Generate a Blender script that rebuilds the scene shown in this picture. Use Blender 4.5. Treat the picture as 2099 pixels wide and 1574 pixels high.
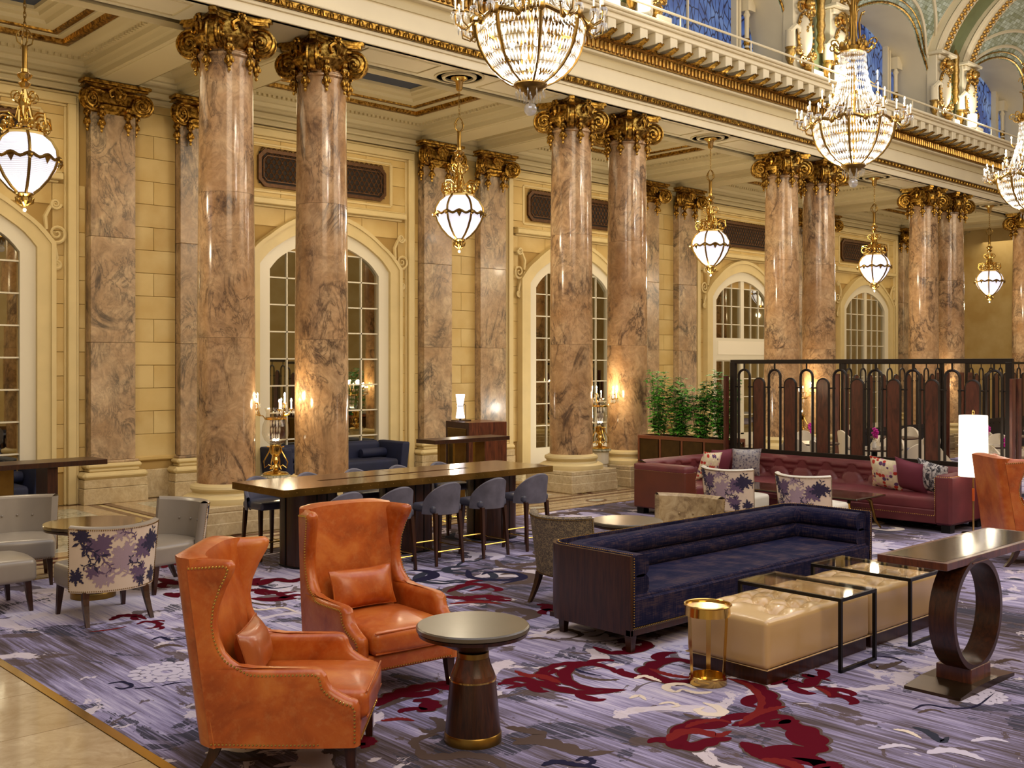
import bpy, bmesh, math, random
from mathutils import Vector, Matrix
for o in list(bpy.data.objects): bpy.data.objects.remove(o)
sc = bpy.context.scene
COL = sc.collection
PI = math.pi
R = random.Random(7)

# ---------------------------------------------------------------- camera
cam_d = bpy.data.cameras.new('camera'); cam = bpy.data.objects.new('camera', cam_d); COL.objects.link(cam)
cam_d.sensor_width = 36.0; cam_d.lens = 36.0 * 2170 / 2099
cam_d.shift_x = 0.0; cam_d.shift_y = -(787 - 748) / 2099
cam_d.clip_end = 200
cam.location = (0, 0, 2.15)
cam.rotation_euler = (PI / 2, 0, math.radians(47.09 - 90))
sc.camera = cam
# ---------------------------------------------------------------- world, exposure
w = bpy.data.worlds.new('world'); sc.world = w; w.use_nodes = True
bg = w.node_tree.nodes['Background']; bg.inputs[0].default_value = (1.0, 0.80, 0.60, 1); bg.inputs[1].default_value = 0.30
sc.view_settings.view_transform = 'Standard'; sc.view_settings.look = 'None'
sc.view_settings.gamma = 1.0; sc.view_settings.exposure = 0.0; sc.view_settings.use_curve_mapping = False
sc.cycles.use_denoising = True
sc.cycles.max_bounces = 7; sc.cycles.diffuse_bounces = 3; sc.cycles.glossy_bounces = 4
sc.cycles.transmission_bounces = 5; sc.cycles.transparent_max_bounces = 14
sc.cycles.caustics_reflective = False; sc.cycles.caustics_refractive = False
sc.cycles.sample_clamp_indirect = 6.0

def light(name, kind, loc, energy, color, size=1.0, size_y=None, rot=(0, 0, 0), parent=None, spot=None):
    d = bpy.data.lights.new(name, kind); o = bpy.data.objects.new(name, d); COL.objects.link(o)
    d.energy = energy; d.color = color; o.location = loc; o.rotation_euler = rot
    if kind == 'AREA':
        d.size = size
        if size_y: d.shape = 'RECTANGLE'; d.size_y = size_y
    else:
        d.shadow_soft_size = size
    if spot: d.spot_size = spot; d.spot_blend = 0.6
    if parent: o.parent = parent
    return o
# the glass dome of the court: evening skylight over the nave
light('dome_skylight', 'AREA', (12, 3.6, 12.5), 1500, (0.80, 0.85, 1.0), 30, 9)
# warm fill lamps added over the aisle and the court's near side
for k in range(-1, 5):
    light('aisle_fill', 'AREA', (10.72 + 6.53 * k, 15.0, 6.4), 42, (1.0, 0.80, 0.50), 4.0, 1.6)
light('court_fill', 'AREA', (2, -5, 9.5), 750, (1.0, 0.80, 0.56), 7, 7, rot=(math.radians(58), 0, math.radians(-25)))
light('court_fill', 'AREA', (20, -3, 9.5), 800, (1.0, 0.82, 0.60), 9, 7, rot=(math.radians(52), 0, 0))

# ---------------------------------------------------------------- materials
def lin(c):
    if isinstance(c, str):
        c = [int(c[i:i + 2], 16) / 255 for i in (0, 2, 4)]
        c = [x / 12.92 if x <= .04045 else ((x + .055) / 1.055) ** 2.4 for x in c]
    return (c[0], c[1], c[2], 1)
class NT:
    def __init__(s, name):
        s.m = bpy.data.materials.new(name); s.m.use_nodes = True; s.t = s.m.node_tree; s.n = s.t.nodes; s.l = s.t.links
        s.b = s.n['Principled BSDF']; s.out = s.n['Material Output']
    def node(s, typ, **kw):
        n = s.n.new(typ)
        for k, v in kw.items():
            if k.startswith('i_'):
                key = k[2:]; key = int(key) if key.isdigit() else key.replace('_', ' ')
                if hasattr(v, 'is_output'): s.l.new(v, n.inputs[key])
                else: n.inputs[key].default_value = v
            else: setattr(n, k, v)
        return n
    def coord(s, scale=(1, 1, 1), rnd=0.0, out='Object', rot=(0, 0, 0)):
        tc = s.node('ShaderNodeTexCoord'); mp = s.node('ShaderNodeMapping'); s.l.new(tc.outputs[out], mp.inputs[0])
        mp.inputs['Scale'].default_value = scale; mp.inputs['Rotation'].default_value = rot
        if rnd:
            oi = s.node('ShaderNodeObjectInfo'); mu = s.node('ShaderNodeMath', operation='MULTIPLY', i_0=oi.outputs['Random'], i_1=rnd)
            s.l.new(mu.outputs[0], mp.inputs['Location'])
        return mp.outputs[0]
    def noise(s, vec, scale, detail=3, rough=.5, dist=0.0):
        n = s.node('ShaderNodeTexNoise'); s.l.new(vec, n.inputs['Vector'])
        n.inputs['Scale'].default_value = scale; n.inputs['Detail'].default_value = detail
        n.inputs['Roughness'].default_value = rough; n.inputs['Distortion'].default_value = dist
        return n.outputs['Fac']
    def ramp(s, fac, stops, interp='LINEAR'):
        r = s.node('ShaderNodeValToRGB'); s.l.new(fac, r.inputs[0]); cr = r.color_ramp; cr.interpolation = interp
        while len(cr.elements) < len(stops): cr.elements.new(0.5)
        for e, (p, c) in zip(cr.elements, stops):
            e.position = p; e.color = lin(c) if not isinstance(c, (int, float)) else (c, c, c, 1)
        return r.outputs[0]
    def mix(s, fac, a, b, mode='MIX'):
        n = s.node('ShaderNodeMix', data_type='RGBA', blend_type=mode)
        for k, v in ((0, fac), (6, a), (7, b)):
            if hasattr(v, 'is_output'): s.l.new(v, n.inputs[k])
            elif k == 0: n.inputs[0].default_value = v
            else: n.inputs[k].default_value = lin(v)
        return n.outputs[2]
    def base(s, c):
        if hasattr(c, 'is_output'): s.l.new(c, s.b.inputs['Base Color'])
        else: s.b.inputs['Base Color'].default_value = lin(c)
    def bump(s, h, strength=.3, dist=.01):
        n = s.node('ShaderNodeBump', i_Strength=strength, i_Distance=dist); s.l.new(h, n.inputs['Height']); s.l.new(n.outputs[0], s.b.inputs['Normal'])
    def set(s, **kw):
        for k, v in kw.items():
            k = k.replace('_', ' ')
            if hasattr(v, 'is_output'): s.l.new(v, s.b.inputs[k])
            else: s.b.inputs[k].default_value = v
        return s
M = {}
def simple(name, col, rough=.5, metal=0., var=0., vs=8., bump=0., coat=0., spec=None, bs=60.):
    t = NT(name); v = t.coord(rnd=9.0)
    if var:
        c = lin(col); n = t.noise(v, vs, 4)
        t.base(t.ramp(n, [(.3, [x * (1 - var) for x in c[:3]]), (.7, [min(1, x * (1 + var)) for x in c[:3]])]))
    else: t.base(col)
    t.set(Roughness=rough, Metallic=metal)
    if bump: t.bump(t.noise(v, bs, 4), bump, .004)
    if coat: t.set(Coat_Weight=coat, Coat_Roughness=.12)
    if spec is not None: t.b.inputs['Specular IOR Level'].default_value = spec
    M[name] = t.m; return t
def emis(name, col, strength, base='ffffff'):
    t = NT(name); t.base(base); t.b.inputs['Emission Color'].default_value = lin(col); t.b.inputs['Emission Strength'].default_value = strength
    t.set(Roughness=.5); M[name] = t.m; return t

def marble(name, c1, c2, c3, vein, rough=.16, vs=1.0, amount=1.0):
    t = NT(name); v = t.coord(rnd=40.0)
    big = t.noise(v, 1.1 * vs, 5, .6, 1.2)
    fine = t.noise(v, 5 * vs, 8, .66, 1.8)
    col = t.ramp(big, [(.32, c1), (.5, c2), (.68, c3)])
    col = t.mix(t.ramp(fine, [(.38, .55), (.62, .0)]), col, t.mix(.5, c1, vein))
    mp = t.node('ShaderNodeMapping', i_Rotation=(.35, .5, .2), i_Scale=(1.0, 1.0, .55)); t.l.new(v, mp.inputs[0])
    for sc_, lo, w_, am in ((1.1, .5, .018, .85), (2.6, .5, .014, .7), (6.0, .5, .012, .4)):
        n = t.noise(mp.outputs[0], sc_ * vs, 6, .62, 1.6)
        ab = t.node('ShaderNodeMath', operation='SUBTRACT', i_0=n, i_1=lo); ab2 = t.node('ShaderNodeMath', operation='ABSOLUTE', i_0=ab.outputs[0])
        line = t.ramp(ab2.outputs[0], [(0.0, am), (w_ * 1.6, am * .35), (w_ * 3.6, 0.0)])
        patch = t.ramp(t.noise(v, .9 * vs + sc_ * .2, 3, .5), [(.45, 0.0), (.6, 1.0)])
        f = t.node('ShaderNodeMath', operation='MULTIPLY', i_0=line, i_1=patch); f2 = t.node('ShaderNodeMath', operation='MULTIPLY', i_0=f.outputs[0], i_1=amount)
        col = t.mix(f2.outputs[0], col, vein)
    t.base(col); t.set(Roughness=rough, Coat_Weight=.12, Coat_Roughness=.08); M[name] = t.m
marble('column_marble', 'a87f55', 'c09a70', 'cbab82', '3e302a', amount=1.0)
marble('pilaster_marble', 'a48563', 'b99c7a', 'c8b08d', '3f3a36', rough=.28, vs=1.1)
marble('floor_marble', 'b39c78', 'c2ac88', 'cdb996', '94794f', rough=.07, vs=1.2, amount=.35)
marble('plinth_marble', 'b9a37c', 'c8b48e', 'd3c29f', '8f7a58', rough=.2, vs=2.5, amount=.4)
marble('green_marble', 'cfc9ae', 'd9d4bd', 'e4dfca', '5d6a58', rough=.1, vs=3, amount=1.0)
simple('dark_inlay', '5a3426', .15)
t = NT('wall_stone'); v = t.coord(rnd=30.0)
oi = t.node('ShaderNodeObjectInfo')
c = t.mix(t.ramp(t.noise(v, 1.6, 5), [(.35, 0.0), (.65, 1.0)]), 'b69758', 'ccb47c')
c = t.mix(t.ramp(oi.outputs['Random'], [(0, 0.0), (1, .5)]), c, 'cdaf6c')
t.base(c); t.set(Roughness=.55); t.bump(t.noise(v, 90, 3), .08, .002); M['wall_stone'] = t.m
simple('wall_joint', 'a8894e', .8)
simple('cream_stone', 'cdb885', .45, var=.05, vs=3)
simple('cream_paint', 'dccfae', .5, var=.03, vs=2)
simple('door_paint', 'd8cfb8', .35)
simple('ceiling_paint', 'c6b78f', .6, var=.03, vs=1)
t = simple('gilt', 'a8782c', .33, 1.0)
v = t.coord(); t.base(t.ramp(t.noise(v, 22, 4), [(.34, '4e3413'), (.48, '8f6a2a'), (.62, 'c49c4a')])); t.bump(t.noise(v, 30, 3), .22, .006)  # brown noise in the gold imitates shade in the carved hollows
simple('gold_leaf', 'b8924e', .3, 1.0, var=.35, vs=20, bump=.5, bs=30)
simple('grille_bronze', '54361a', .45, .5, var=.3, vs=20)
simple('grille_dark', '1a100a', .8)
simple('brass', 'd4b060', .17, 1.0)
simple('brass_old', '8f7138', .32, 1.0, var=.2, vs=6)
simple('bronze_dark', '4a3826', .3, .8, var=.2, vs=3)
simple('black_metal', '15130f', .38, .5)
simple('iron', '2b241f', .42, .6)
t = simple('dark_wood', '2c150c', .32, var=.0, coat=.08); v = t.coord((12, 12, 1.0), rnd=5); t.base(t.ramp(t.noise(v, 4, 5, .6, .6), [(.3, '200f07'), (.7, '45240f')]))
t = simple('walnut', '5a2f1c', .3, coat=.3); v = t.coord((7, 7, .8), rnd=5); t.base(t.ramp(t.noise(v, 4, 5, .6, .8), [(.3, '351a10'), (.7, '6e3a22')]))
t = simple('screen_wood', '6a3220', .36, coat=.2); v = t.coord((5, 5, 1.2), rnd=9); t.base(t.ramp(t.noise(v, 3, 5, .6, .8), [(.3, '33170f'), (.7, '643424')]))
t = simple('planter_frame', '6e3e26', .4); t = simple('planter_panel', '463214', .35, .4, var=.2)
t = simple('bar_top', '6a4c34', .2, .35, coat=.5); v = t.coord((1, 9, 9), rnd=3); t.base(t.ramp(t.noise(v, 2, 5, .6, .5), [(.3, '4d3422'), (.7, '7d5b3c')]))
simple('table_stone', '574f42', .30, var=.12, vs=5, coat=.15)
simple('console_stone', '30342f', .12, var=.35, vs=6, coat=.4)
simple('lacquer', '3b2a18', .05, coat=1.0)
t = simple('orange_leather', 'b5521c', .34, coat=.12); v = t.coord(rnd=6)
c = t.ramp(t.noise(v, 3.5, 6, .6, .5), [(.3, '8f3d0e'), (.5, 'b3561b'), (.72, 'c97632')])
t.base(t.mix(t.ramp(t.noise(v, 22, 6, .7), [(.5, 0.0), (.75, .35)]), c, 'c98a52')); t.bump(t.noise(v, 120, 4), .15, .002)
simple('brown_leather', '9a4f22', .3, var=.18, vs=7, coat=.2, bump=.2)
simple('grey_leather', '8d8376', .33, var=.06, vs=4, coat=.2)
simple('slate_leather', '4a4c5c', .38, var=.2, vs=4, coat=.1)
simple('slate_suede', '605e6c', .62, var=.28, vs=7)
simple('beige_leather', 'c9a773', .27, var=.05, vs=2, coat=.3)
simple('white_leather', 'cfcabd', .4)
t = simple('maroon_leather', '64282c', .48, var=.22, vs=3, bump=.1)
simple('brown_side', '5e2c1c', .4, var=.15, vs=3)
t = simple('navy_fabric', '1e2140', .85); v = t.coord()
a1 = t.noise(t.coord((150, 4, 4)), 1.5, 3); a2 = t.noise(t.coord((4, 4, 150)), 1.5, 3); a3 = t.noise(t.coord((5, 130, 5)), 1.5, 3)
mm = t.node('ShaderNodeMath', operation='ADD', i_0=a1, i_1=a2); mm = t.node('ShaderNodeMath', operation='ADD', i_0=mm.outputs[0], i_1=a3)
mm = t.node('ShaderNodeMath', operation='DIVIDE', i_0=mm.outputs[0], i_1=3.0)
t.base(t.ramp(mm.outputs[0], [(.40, '0b0e2c'), (.5, '191a38'), (.6, '4a3a40')]))
t.b.inputs['Specular IOR Level'].default_value = .12
simple('navy_velvet', '071033', .7, var=.3, vs=3)
simple('cream_fabric', 'd9c6ae', .8, var=.04, vs=6)
simple('print_navy', '2a2440', .8); simple('print_purple', '65506a', .8); simple('print_mauve', 'a38d96', .8)
t = simple('tan_fabric', '75654f', .85); v = t.coord(); vo = t.node('ShaderNodeTexVoronoi', feature='F1', i_Scale=42.0); t.l.new(v, vo.inputs[0])
t.base(t.ramp(vo.outputs[0], [(.15, '8f7f64'), (.45, '4e4540'), (.7, '8a7a5e')]))
t = simple('marbled_hide', 'a18a66', .5); v = t.coord(); t.base(t.ramp(t.noise(v, 7, 6, .65, 1.4), [(.35, '7d6649'), (.5, 'a58e69'), (.66, 'b9a582')]))
t = NT('pillow_print'); v = t.coord((1, 1, 1)); vo = t.node('ShaderNodeTexVoronoi', feature='F1', i_Scale=19.0, i_Randomness=.35); t.l.new(v, vo.inputs[0])
se = t.node('ShaderNodeSeparateColor'); t.l.new(vo.outputs['Color'], se.inputs[0])
cc = t.ramp(se.outputs[0], [(0, 'e4d7b5'), (.34, 'b83426'), (.6, 'e8dcc0'), (.78, '5b3a63'), (.9, 'd9a9b8')], 'CONSTANT')
t.base(t.mix(t.ramp(vo.outputs['Distance'], [(.5, 0.0), (.6, 1.0)]), cc, 'dccfae')); t.set(Roughness=.85); M['pillow_print'] = t.m
t = simple('pillow_maroon', '713041', .8, bump=.4, bs=150)
t = simple('pillow_grey', '77737a', .8); v = t.coord((1, 1, .6)); t.base(t.ramp(t.noise(v, 22, 3, .5, 1.2), [(.42, '35353c'), (.5, '8d8b8e'), (.58, 'c9c6c4')]))
t = simple('pillow_floral', '9a97a0', .8); v = t.coord(); t.base(t.ramp(t.noise(v, 34, 3, .5, .8), [(.36, '4c4a60'), (.44, '9b99a2'), (.6, 'b4b0ac')]))
emis('shade_glow', 'fff1dc', 1.35, 'fffaf0')
emis('globe_glow', 'f4f2ff', 1.6)
emis('bulb', 'fff0cf', 22)
emis('candle_bulb', 'ffe9bd', 30)
simple('candle', 'f0e8d8', .4)
t = NT('crystal'); t.base('ffffff'); t.set(Roughness=.05, Transmission_Weight=.0)
for n_ in [t.b]: t.n.remove(n_)
gl = t.node('ShaderNodeBsdfGlossy', i_Roughness=.06); tr = t.node('ShaderNodeBsdfTransparent', i_Color=(.98, .98, .98, 1)); tl = t.node('ShaderNodeBsdfTranslucent', i_Color=(1, .98, .95, 1))
m1 = t.node('ShaderNodeMixShader', i_Fac=.62); t.l.new(tr.outputs[0], m1.inputs[1]); t.l.new(tl.outputs[0], m1.inputs[2])
m2 = t.node('ShaderNodeMixShader', i_Fac=.34); t.l.new(m1.outputs[0], m2.inputs[1]); t.l.new(gl.outputs[0], m2.inputs[2]); t.l.new(m2.outputs[0], t.out.inputs[0]); M['crystal'] = t.m
t = NT('clear_glass'); t.n.remove(t.b)
fr = t.node('ShaderNodeFresnel', i_IOR=1.5); gl = t.node('ShaderNodeBsdfGlossy', i_Roughness=.01); tr = t.node('ShaderNodeBsdfTransparent', i_Color=(.95, .97, .95, 1))
m1 = t.node('ShaderNodeMixShader'); t.l.new(fr.outputs[0], m1.inputs[0]); t.l.new(tr.outputs[0], m1.inputs[1]); t.l.new(gl.outputs[0], m1.inputs[2]); t.l.new(m1.outputs[0], t.out.inputs[0]); M['clear_glass'] = t.m
simple('mirror', 'b9b4a0', .02, 1.0)
t = NT('thin_glass'); t.n.remove(t.b); gl = t.node('ShaderNodeBsdfGlossy', i_Roughness=.03); tr = t.node('ShaderNodeBsdfTransparent', i_Color=(.97, .95, .9, 1)); lw = t.node('ShaderNodeLayerWeight', i_Blend=.35); fm_ = t.node('ShaderNodeMath', operation='MULTIPLY_ADD', i_0=lw.outputs['Facing'], i_1=.30, i_2=.05)
m1 = t.node('ShaderNodeMixShader'); t.l.new(fm_.outputs[0], m1.inputs[0]); t.l.new(tr.outputs[0], m1.inputs[1]); t.l.new(gl.outputs[0], m1.inputs[2]); t.l.new(m1.outputs[0], t.out.inputs[0]); M['thin_glass'] = t.m
t = NT('stained_blue'); v = t.coord(); vo = t.node('ShaderNodeTexVoronoi', feature='DISTANCE_TO_EDGE', i_Scale=4.0); mp = t.node('ShaderNodeMapping', i_Scale=(2.2, 1, .9)); t.l.new(v, mp.inputs[0])
wv = t.node('ShaderNodeMix', data_type='VECTOR', i_0=.16); t.l.new(mp.outputs[0], wv.inputs[4]); nn = t.node('ShaderNodeTexNoise', i_Scale=2.0); t.l.new(v, nn.inputs[0]); t.l.new(nn.outputs['Color'], wv.inputs[5]); t.l.new(wv.outputs[1], vo.inputs[0])
lead = t.ramp(vo.outputs[0], [(.0, 0.0), (.03, 0.0), (.075, 1.0)])
cb = t.ramp(t.noise(v, 1.2, 3), [(.35, '3a5296'), (.5, '5f80bf'), (.65, '93add8')])
cb = t.mix(lead, '11163a', cb); t.base('0a0f26'); t.l.new(cb, t.b.inputs['Emission Color']); t.b.inputs['Emission Strength'].default_value = .62; t.set(Roughness=.3); M['stained_blue'] = t.m
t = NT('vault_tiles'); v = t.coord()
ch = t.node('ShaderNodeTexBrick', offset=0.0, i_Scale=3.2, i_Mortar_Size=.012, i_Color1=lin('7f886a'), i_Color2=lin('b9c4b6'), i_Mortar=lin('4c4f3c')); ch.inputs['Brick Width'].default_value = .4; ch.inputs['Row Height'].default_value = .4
tc = t.node('ShaderNodeUVMap'); t.l.new(tc.outputs[0], ch.inputs[0]); t.base(ch.outputs[0]); t.l.new(ch.outputs[0], t.b.inputs['Emission Color']); t.b.inputs['Emission Strength'].default_value = .12; t.set(Roughness=.25); M['vault_tiles'] = t.m  # weak emission in the tile colour stands in for skylight through the glass
simple('green_glass', '6b7350', .25, var=.15, vs=2)
simple('coffer_blue', '2b3a52', .5)
simple('leaf_green', '55a02c', .5, var=.3, vs=4); simple('leaf_dark', '347020', .5, var=.3, vs=4)
simple('stem_green', '4a5a2a', .7); simple('soil', '3a3024', .9, var=.3, vs=30, bump=1.0)
simple('orchid', 'c01a8c', .5); simple('black_leather', '17161a', .4)
simple('speaker_grey', 'b8b8b4', .5); simple('linen', 'c9bba2', .7); simple('porcelain', 'ebe6dc', .2); simple('white_wall', 'e6dcc6', .5)
simple('acrylic_amber', 'b5501a', .2)
simple('crimson', '560a1b', .97, spec=.04); simple('red_brick', '70201f', .97, spec=.04); simple('carpet_slate', '343642', .97, spec=.04); simple('carpet_brown', '574842', .97, spec=.04); simple('carpet_cream', 'd9c9b8', .97, spec=.04); simple('carpet_ink', '25233a', .97, spec=.04); simple('carpet_pale', 'c3bbcc', .97, spec=.04)
# carpet: streaks that run along the Y direction
t = NT('carpet'); v = t.coord((1, 1, 1))
st = t.noise(t.coord((34, 1.1, 1)), 1.6, 5, .7); st2 = t.noise(t.coord((9, .5, 1)), 1.3, 4, .6); big = t.noise(v, .33, 3, .55, .6)
blot = t.noise(v, 1.25, 7, .62, .9)
x = t.node('ShaderNodeMath', operation='MULTIPLY_ADD', i_0=st, i_1=.55); t.l.new(big, x.inputs[2]); x2 = t.node('ShaderNodeMath', operation='MULTIPLY_ADD', i_0=st2, i_1=.55); t.l.new(x.outputs[0], x2.inputs[2])
c = t.ramp(x2.outputs[0], [(.84, '5b4d50'), (.95, '7a6c74'), (1.0, '8e84a0'), (1.0, 'a79fbe')])
xs = t.node('ShaderNodeMath', operation='SUBTRACT', i_0=x2.outputs[0], i_1=.35); xm = t.node('ShaderNodeMath', operation='MULTIPLY', i_0=xs.outputs[0], i_1=1.0)
c = t.ramp(xm.outputs[0], [(.46, '3a3032'), (.56, '574b4e'), (.63, '6d6478'), (.70, '8d85a6'), (.78, 'aea6c2'), (.88, 'cfc6d2')])
bl = t.ramp(blot, [(.57, 0.0), (.574, 1.0)]); bs2 = t.ramp(t.noise(t.coord((60, 1.5, 1)), 1.2, 3), [(.42, .1), (.5, .95)])
f = t.node('ShaderNodeMath', operation='MULTIPLY', i_0=bl, i_1=bs2); c = t.mix(f.outputs[0], c, '3a3946')
bl = t.ramp(t.noise(t.coord((1, 1, 1), rot=(0, 0, .7)), 1.7, 7, .62, 1.1), [(.59, 0.0), (.594, .85)]); c = t.mix(bl, c, '54453f')
bl = t.ramp(t.noise(t.coord((1, 1.3, 1), rot=(0, 0, 1.9)), 1.3, 7, .62, 1.3), [(.60, 0.0), (.604, .8)]); c = t.mix(bl, c, 'd2c6cc')
t.base(c); t.set(Roughness=.95); t.b.inputs['Specular IOR Level'].default_value = .15; t.bump(t.noise(v, 260, 2), .25, .004); M['carpet'] = t.m

# ---------------------------------------------------------------- mesh helpers
class MB:
    def __init__(s): s.v = []; s.f = []; s.uv = None
    def add(s, vs, fs, mat=None):
        k = len(s.v); s.v += [tuple(mat @ Vector(p)) if mat else tuple(p) for p in vs]; s.f += [tuple(i + k for i in f) for f in fs]; return s
    def box(s, x0, x1, y0, y1, z0, z1, mat=None):
        return s.add([(x0, y0, z0), (x1, y0, z0), (x1, y1, z0), (x0, y1, z0), (x0, y0, z1), (x1, y0, z1), (x1, y1, z1), (x0, y1, z1)],
                     [(0, 3, 2, 1), (4, 5, 6, 7), (0, 1, 5, 4), (1, 2, 6, 5), (2, 3, 7, 6), (3, 0, 4, 7)], mat)
    def cbox(s, x0, x1, y0, y1, z0, z1, c=.01, mat=None):   # box with chamfered edges
        X = ((x0, x0 + c), (x1, x1 - c)); Y = ((y0, y0 + c), (y1, y1 - c)); Z = ((z0, z0 + c), (z1, z1 - c))
        vs = []; idx = {}
        for i in (0, 1):
            for j in (0, 1):
                for k in (0, 1):
                    for a in range(3):
                        idx[i, j, k, a] = len(vs)
                        vs.append((X[i][a != 0], Y[j][a != 1], Z[k][a != 2]))
        fs = []
        for a in range(3):
            b, d = [(1, 2), (2, 0), (0, 1)][a]
            for sgn in (0, 1):
                q = []
                for (p, r_) in ((0, 0), (1, 0), (1, 1), (0, 1)):
                    ijk = [0, 0, 0]; ijk[a] = sgn; ijk[b] = p; ijk[d] = r_; q.append(idx[ijk[0], ijk[1], ijk[2], a])
                fs.append(tuple(q if sgn else q[::-1]))
        for a in range(3):
            b, d = [(1, 2), (2, 0), (0, 1)][a]
            for p in (0, 1):
                for r_ in (0, 1):
                    def id_(e, ax):
                        ijk = [0, 0, 0]; ijk[a] = e; ijk[b] = p; ijk[d] = r_; return idx[ijk[0], ijk[1], ijk[2], ax]
                    q = (id_(0, b), id_(1, b), id_(1, d), id_(0, d)); fs.append(q if p == r_ else q[::-1])
        for i in (0, 1):
            for j in (0, 1):
                for k in (0, 1):
                    q = (idx[i, j, k, 0], idx[i, j, k, 1], idx[i, j, k, 2]); fs.append(q if (i + j + k) % 2 else q[::-1])
        return s.add(vs, fs, mat)
    def lathe(s, prof, n=16, mat=None, a0=0, a1=2 * PI, cx=0, cy=0, sx=1, sy=1, cap=True):
        full = abs(a1 - a0 - 2 * PI) < 1e-6; m = n if full else n + 1; vs = []
        for (r, z) in prof:
            for i in range(m):
                a = a0 + (a1 - a0) * i / n; vs.append((cx + r * math.cos(a) * sx, cy + r * math.sin(a) * sy, z))
        fs = []
        for j in range(len(prof) - 1):
            for i in range(n):
                i2 = (i + 1) % m; fs.append((j * m + i, j * m + i2, (j + 1) * m + i2, (j + 1) * m + i))
        if full and cap and prof[0] != prof[-1]:
            if prof[0][0] > 1e-5: fs.append(tuple(range(m))[::-1])
            if prof[-1][0] > 1e-5: fs.append(tuple((len(prof) - 1) * m + i for i in range(m)))
        return s.add(vs, fs, mat)
    def tube(s, pts, r, n=6, mat=None, closed=False, cap=True):
        P = [Vector(p) for p in pts]; L = len(P); rs = r if isinstance(r, (list, tuple)) else [r] * L; vs = []
        up = Vector((0, 0, 1)); prev = None
        for i, p in enumerate(P):
            if closed: d = P[(i + 1) % L] - P[i - 1]
            else: d = P[min(i + 1, L - 1)] - P[max(i - 1, 0)]
            d = d.normalized() if d.length > 1e-9 else Vector((0, 0, 1))
            if prev is None:
                u = d.cross(up); u = u.normalized() if u.length > 1e-3 else Vector((1, 0, 0))
            else:
                u = prev - d * prev.dot(d); u = u.normalized() if u.length > 1e-6 else prev
            prev = u; w_ = d.cross(u)
            for k in range(n):
                a = 2 * PI * k / n; vs.append(p + (u * math.cos(a) + w_ * math.sin(a)) * rs[i])
        fs = []
        for i in range(L if closed else L - 1):
            i2 = (i + 1) % L
            for k in range(n): fs.append((i * n + k, i * n + (k + 1) % n, i2 * n + (k + 1) % n, i2 * n + k))
        if not closed and cap: fs += [tuple(range(n))[::-1], tuple((L - 1) * n + k for k in range(n))]
        return s.add(vs, fs, mat)
    def prism(s, poly, z0, z1, mat=None):    # polygon (x, y) lifted from z0 to z1
        n = len(poly); vs = [(x, y, z0) for x, y in poly] + [(x, y, z1) for x, y in poly]
        return s.add(vs, [tuple(range(n))[::-1], tuple(range(n, 2 * n))] + [(i, (i + 1) % n, (i + 1) % n + n, i + n) for i in range(n)], mat)
    def grid(s, fn, nu, nv, mat=None, wrap=False):
        vs = [fn(i / nu, j / nv) for j in range(nv + 1) for i in range(nu + (0 if wrap else 1))]; m = nu if wrap else nu + 1
        return s.add(vs, [(j * m + i, j * m + (i + 1) % m, (j + 1) * m + (i + 1) % m, (j + 1) * m + i) for j in range(nv) for i in range(nu)], mat)
    def rb(s, cx, cy, cz, sx, sy, sz, r, n=6, fn=None, mat=None, m=None):  # rounded block, full sizes; fn deforms a point
        hx, hy, hz = sx / 2, sy / 2, sz / 2; r = min(r, hx, hy, hz); ns = m or (n, n, n); key = {}; vs = []; fs = []
        def ax(h, k):   # sample positions, denser at the rounded rims
            a = [-h, -h + r * .3, -h + r * .7]; inner = [-h + r + (2 * h - 2 * r) * i / k for i in range(k + 1)] if h > r + 1e-6 else [0]
            return a + inner + [h - r * .7, h - r * .3, h]
        A = (ax(hx, ns[0]), ax(hy, ns[1]), ax(hz, ns[2])); H = (hx, hy, hz)
        def vid(p):
            q = tuple(round(c, 5) for c in p)
            if q not in key:
                inn = Vector([max(-H[i] + r, min(H[i] - r, p[i])) for i in range(3)]); d = Vector(p) - inn
                if d.length > 1e-9: d = d.normalized() * r
                w_ = inn + d
                w_ = Vector((w_.x + cx, w_.y + cy, w_.z + cz)); key[q] = len(vs); vs.append(tuple(fn(w_)) if fn else tuple(w_))
            return key[q]
        for a in range(3):
            b, d = [(1, 2), (2, 0), (0, 1)][a]
            for sgn in (-1, 1):
                for i in range(len(A[b]) - 1):
                    for j in range(len(A[d]) - 1):
                        q = []
                        for (p_, r_) in ((i, j), (i + 1, j), (i + 1, j + 1), (i, j + 1)):
                            c = [0, 0, 0]; c[a] = sgn * H[a]; c[b] = A[b][p_]; c[d] = A[d][r_]; q.append(vid(c))
                        if len(set(q)) >= 3: fs.append(tuple(q if sgn > 0 else q[::-1]))
        return s.add(vs, fs, mat)
    def ball(s, c, r, n=6, sz=1, mat=None):
        pr = [(0 if j in (0, n) else r * math.sin(PI * j / n), -r * sz * math.cos(PI * j / n)) for j in range(n + 1)]
        k = Matrix.Translation(c); return s.lathe(pr, max(6, n + 2), (mat @ k) if mat else k)
    def mesh(s, name, smooth=40):
        me = bpy.data.meshes.new(name); me.from_pydata(s.v, [], s.f); me.validate()
        if smooth:
            me.polygons.foreach_set('use_smooth', [True] * len(me.polygons)); me.set_sharp_from_angle(angle=math.radians(smooth))
        me.update(); return me
    def build(s, name, m, parent=None, loc=None, rotz=0, smooth=40, label=None):
        me = s.mesh(name, smooth); me.materials.append(M[m]); o = bpy.data.objects.new(name, me); COL.objects.link(o)
        if parent: o.parent = parent
        if loc: o.location = loc
        if rotz: o.rotation_euler = (0, 0, rotz)
        if label: o['label'] = label
        return o
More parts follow.
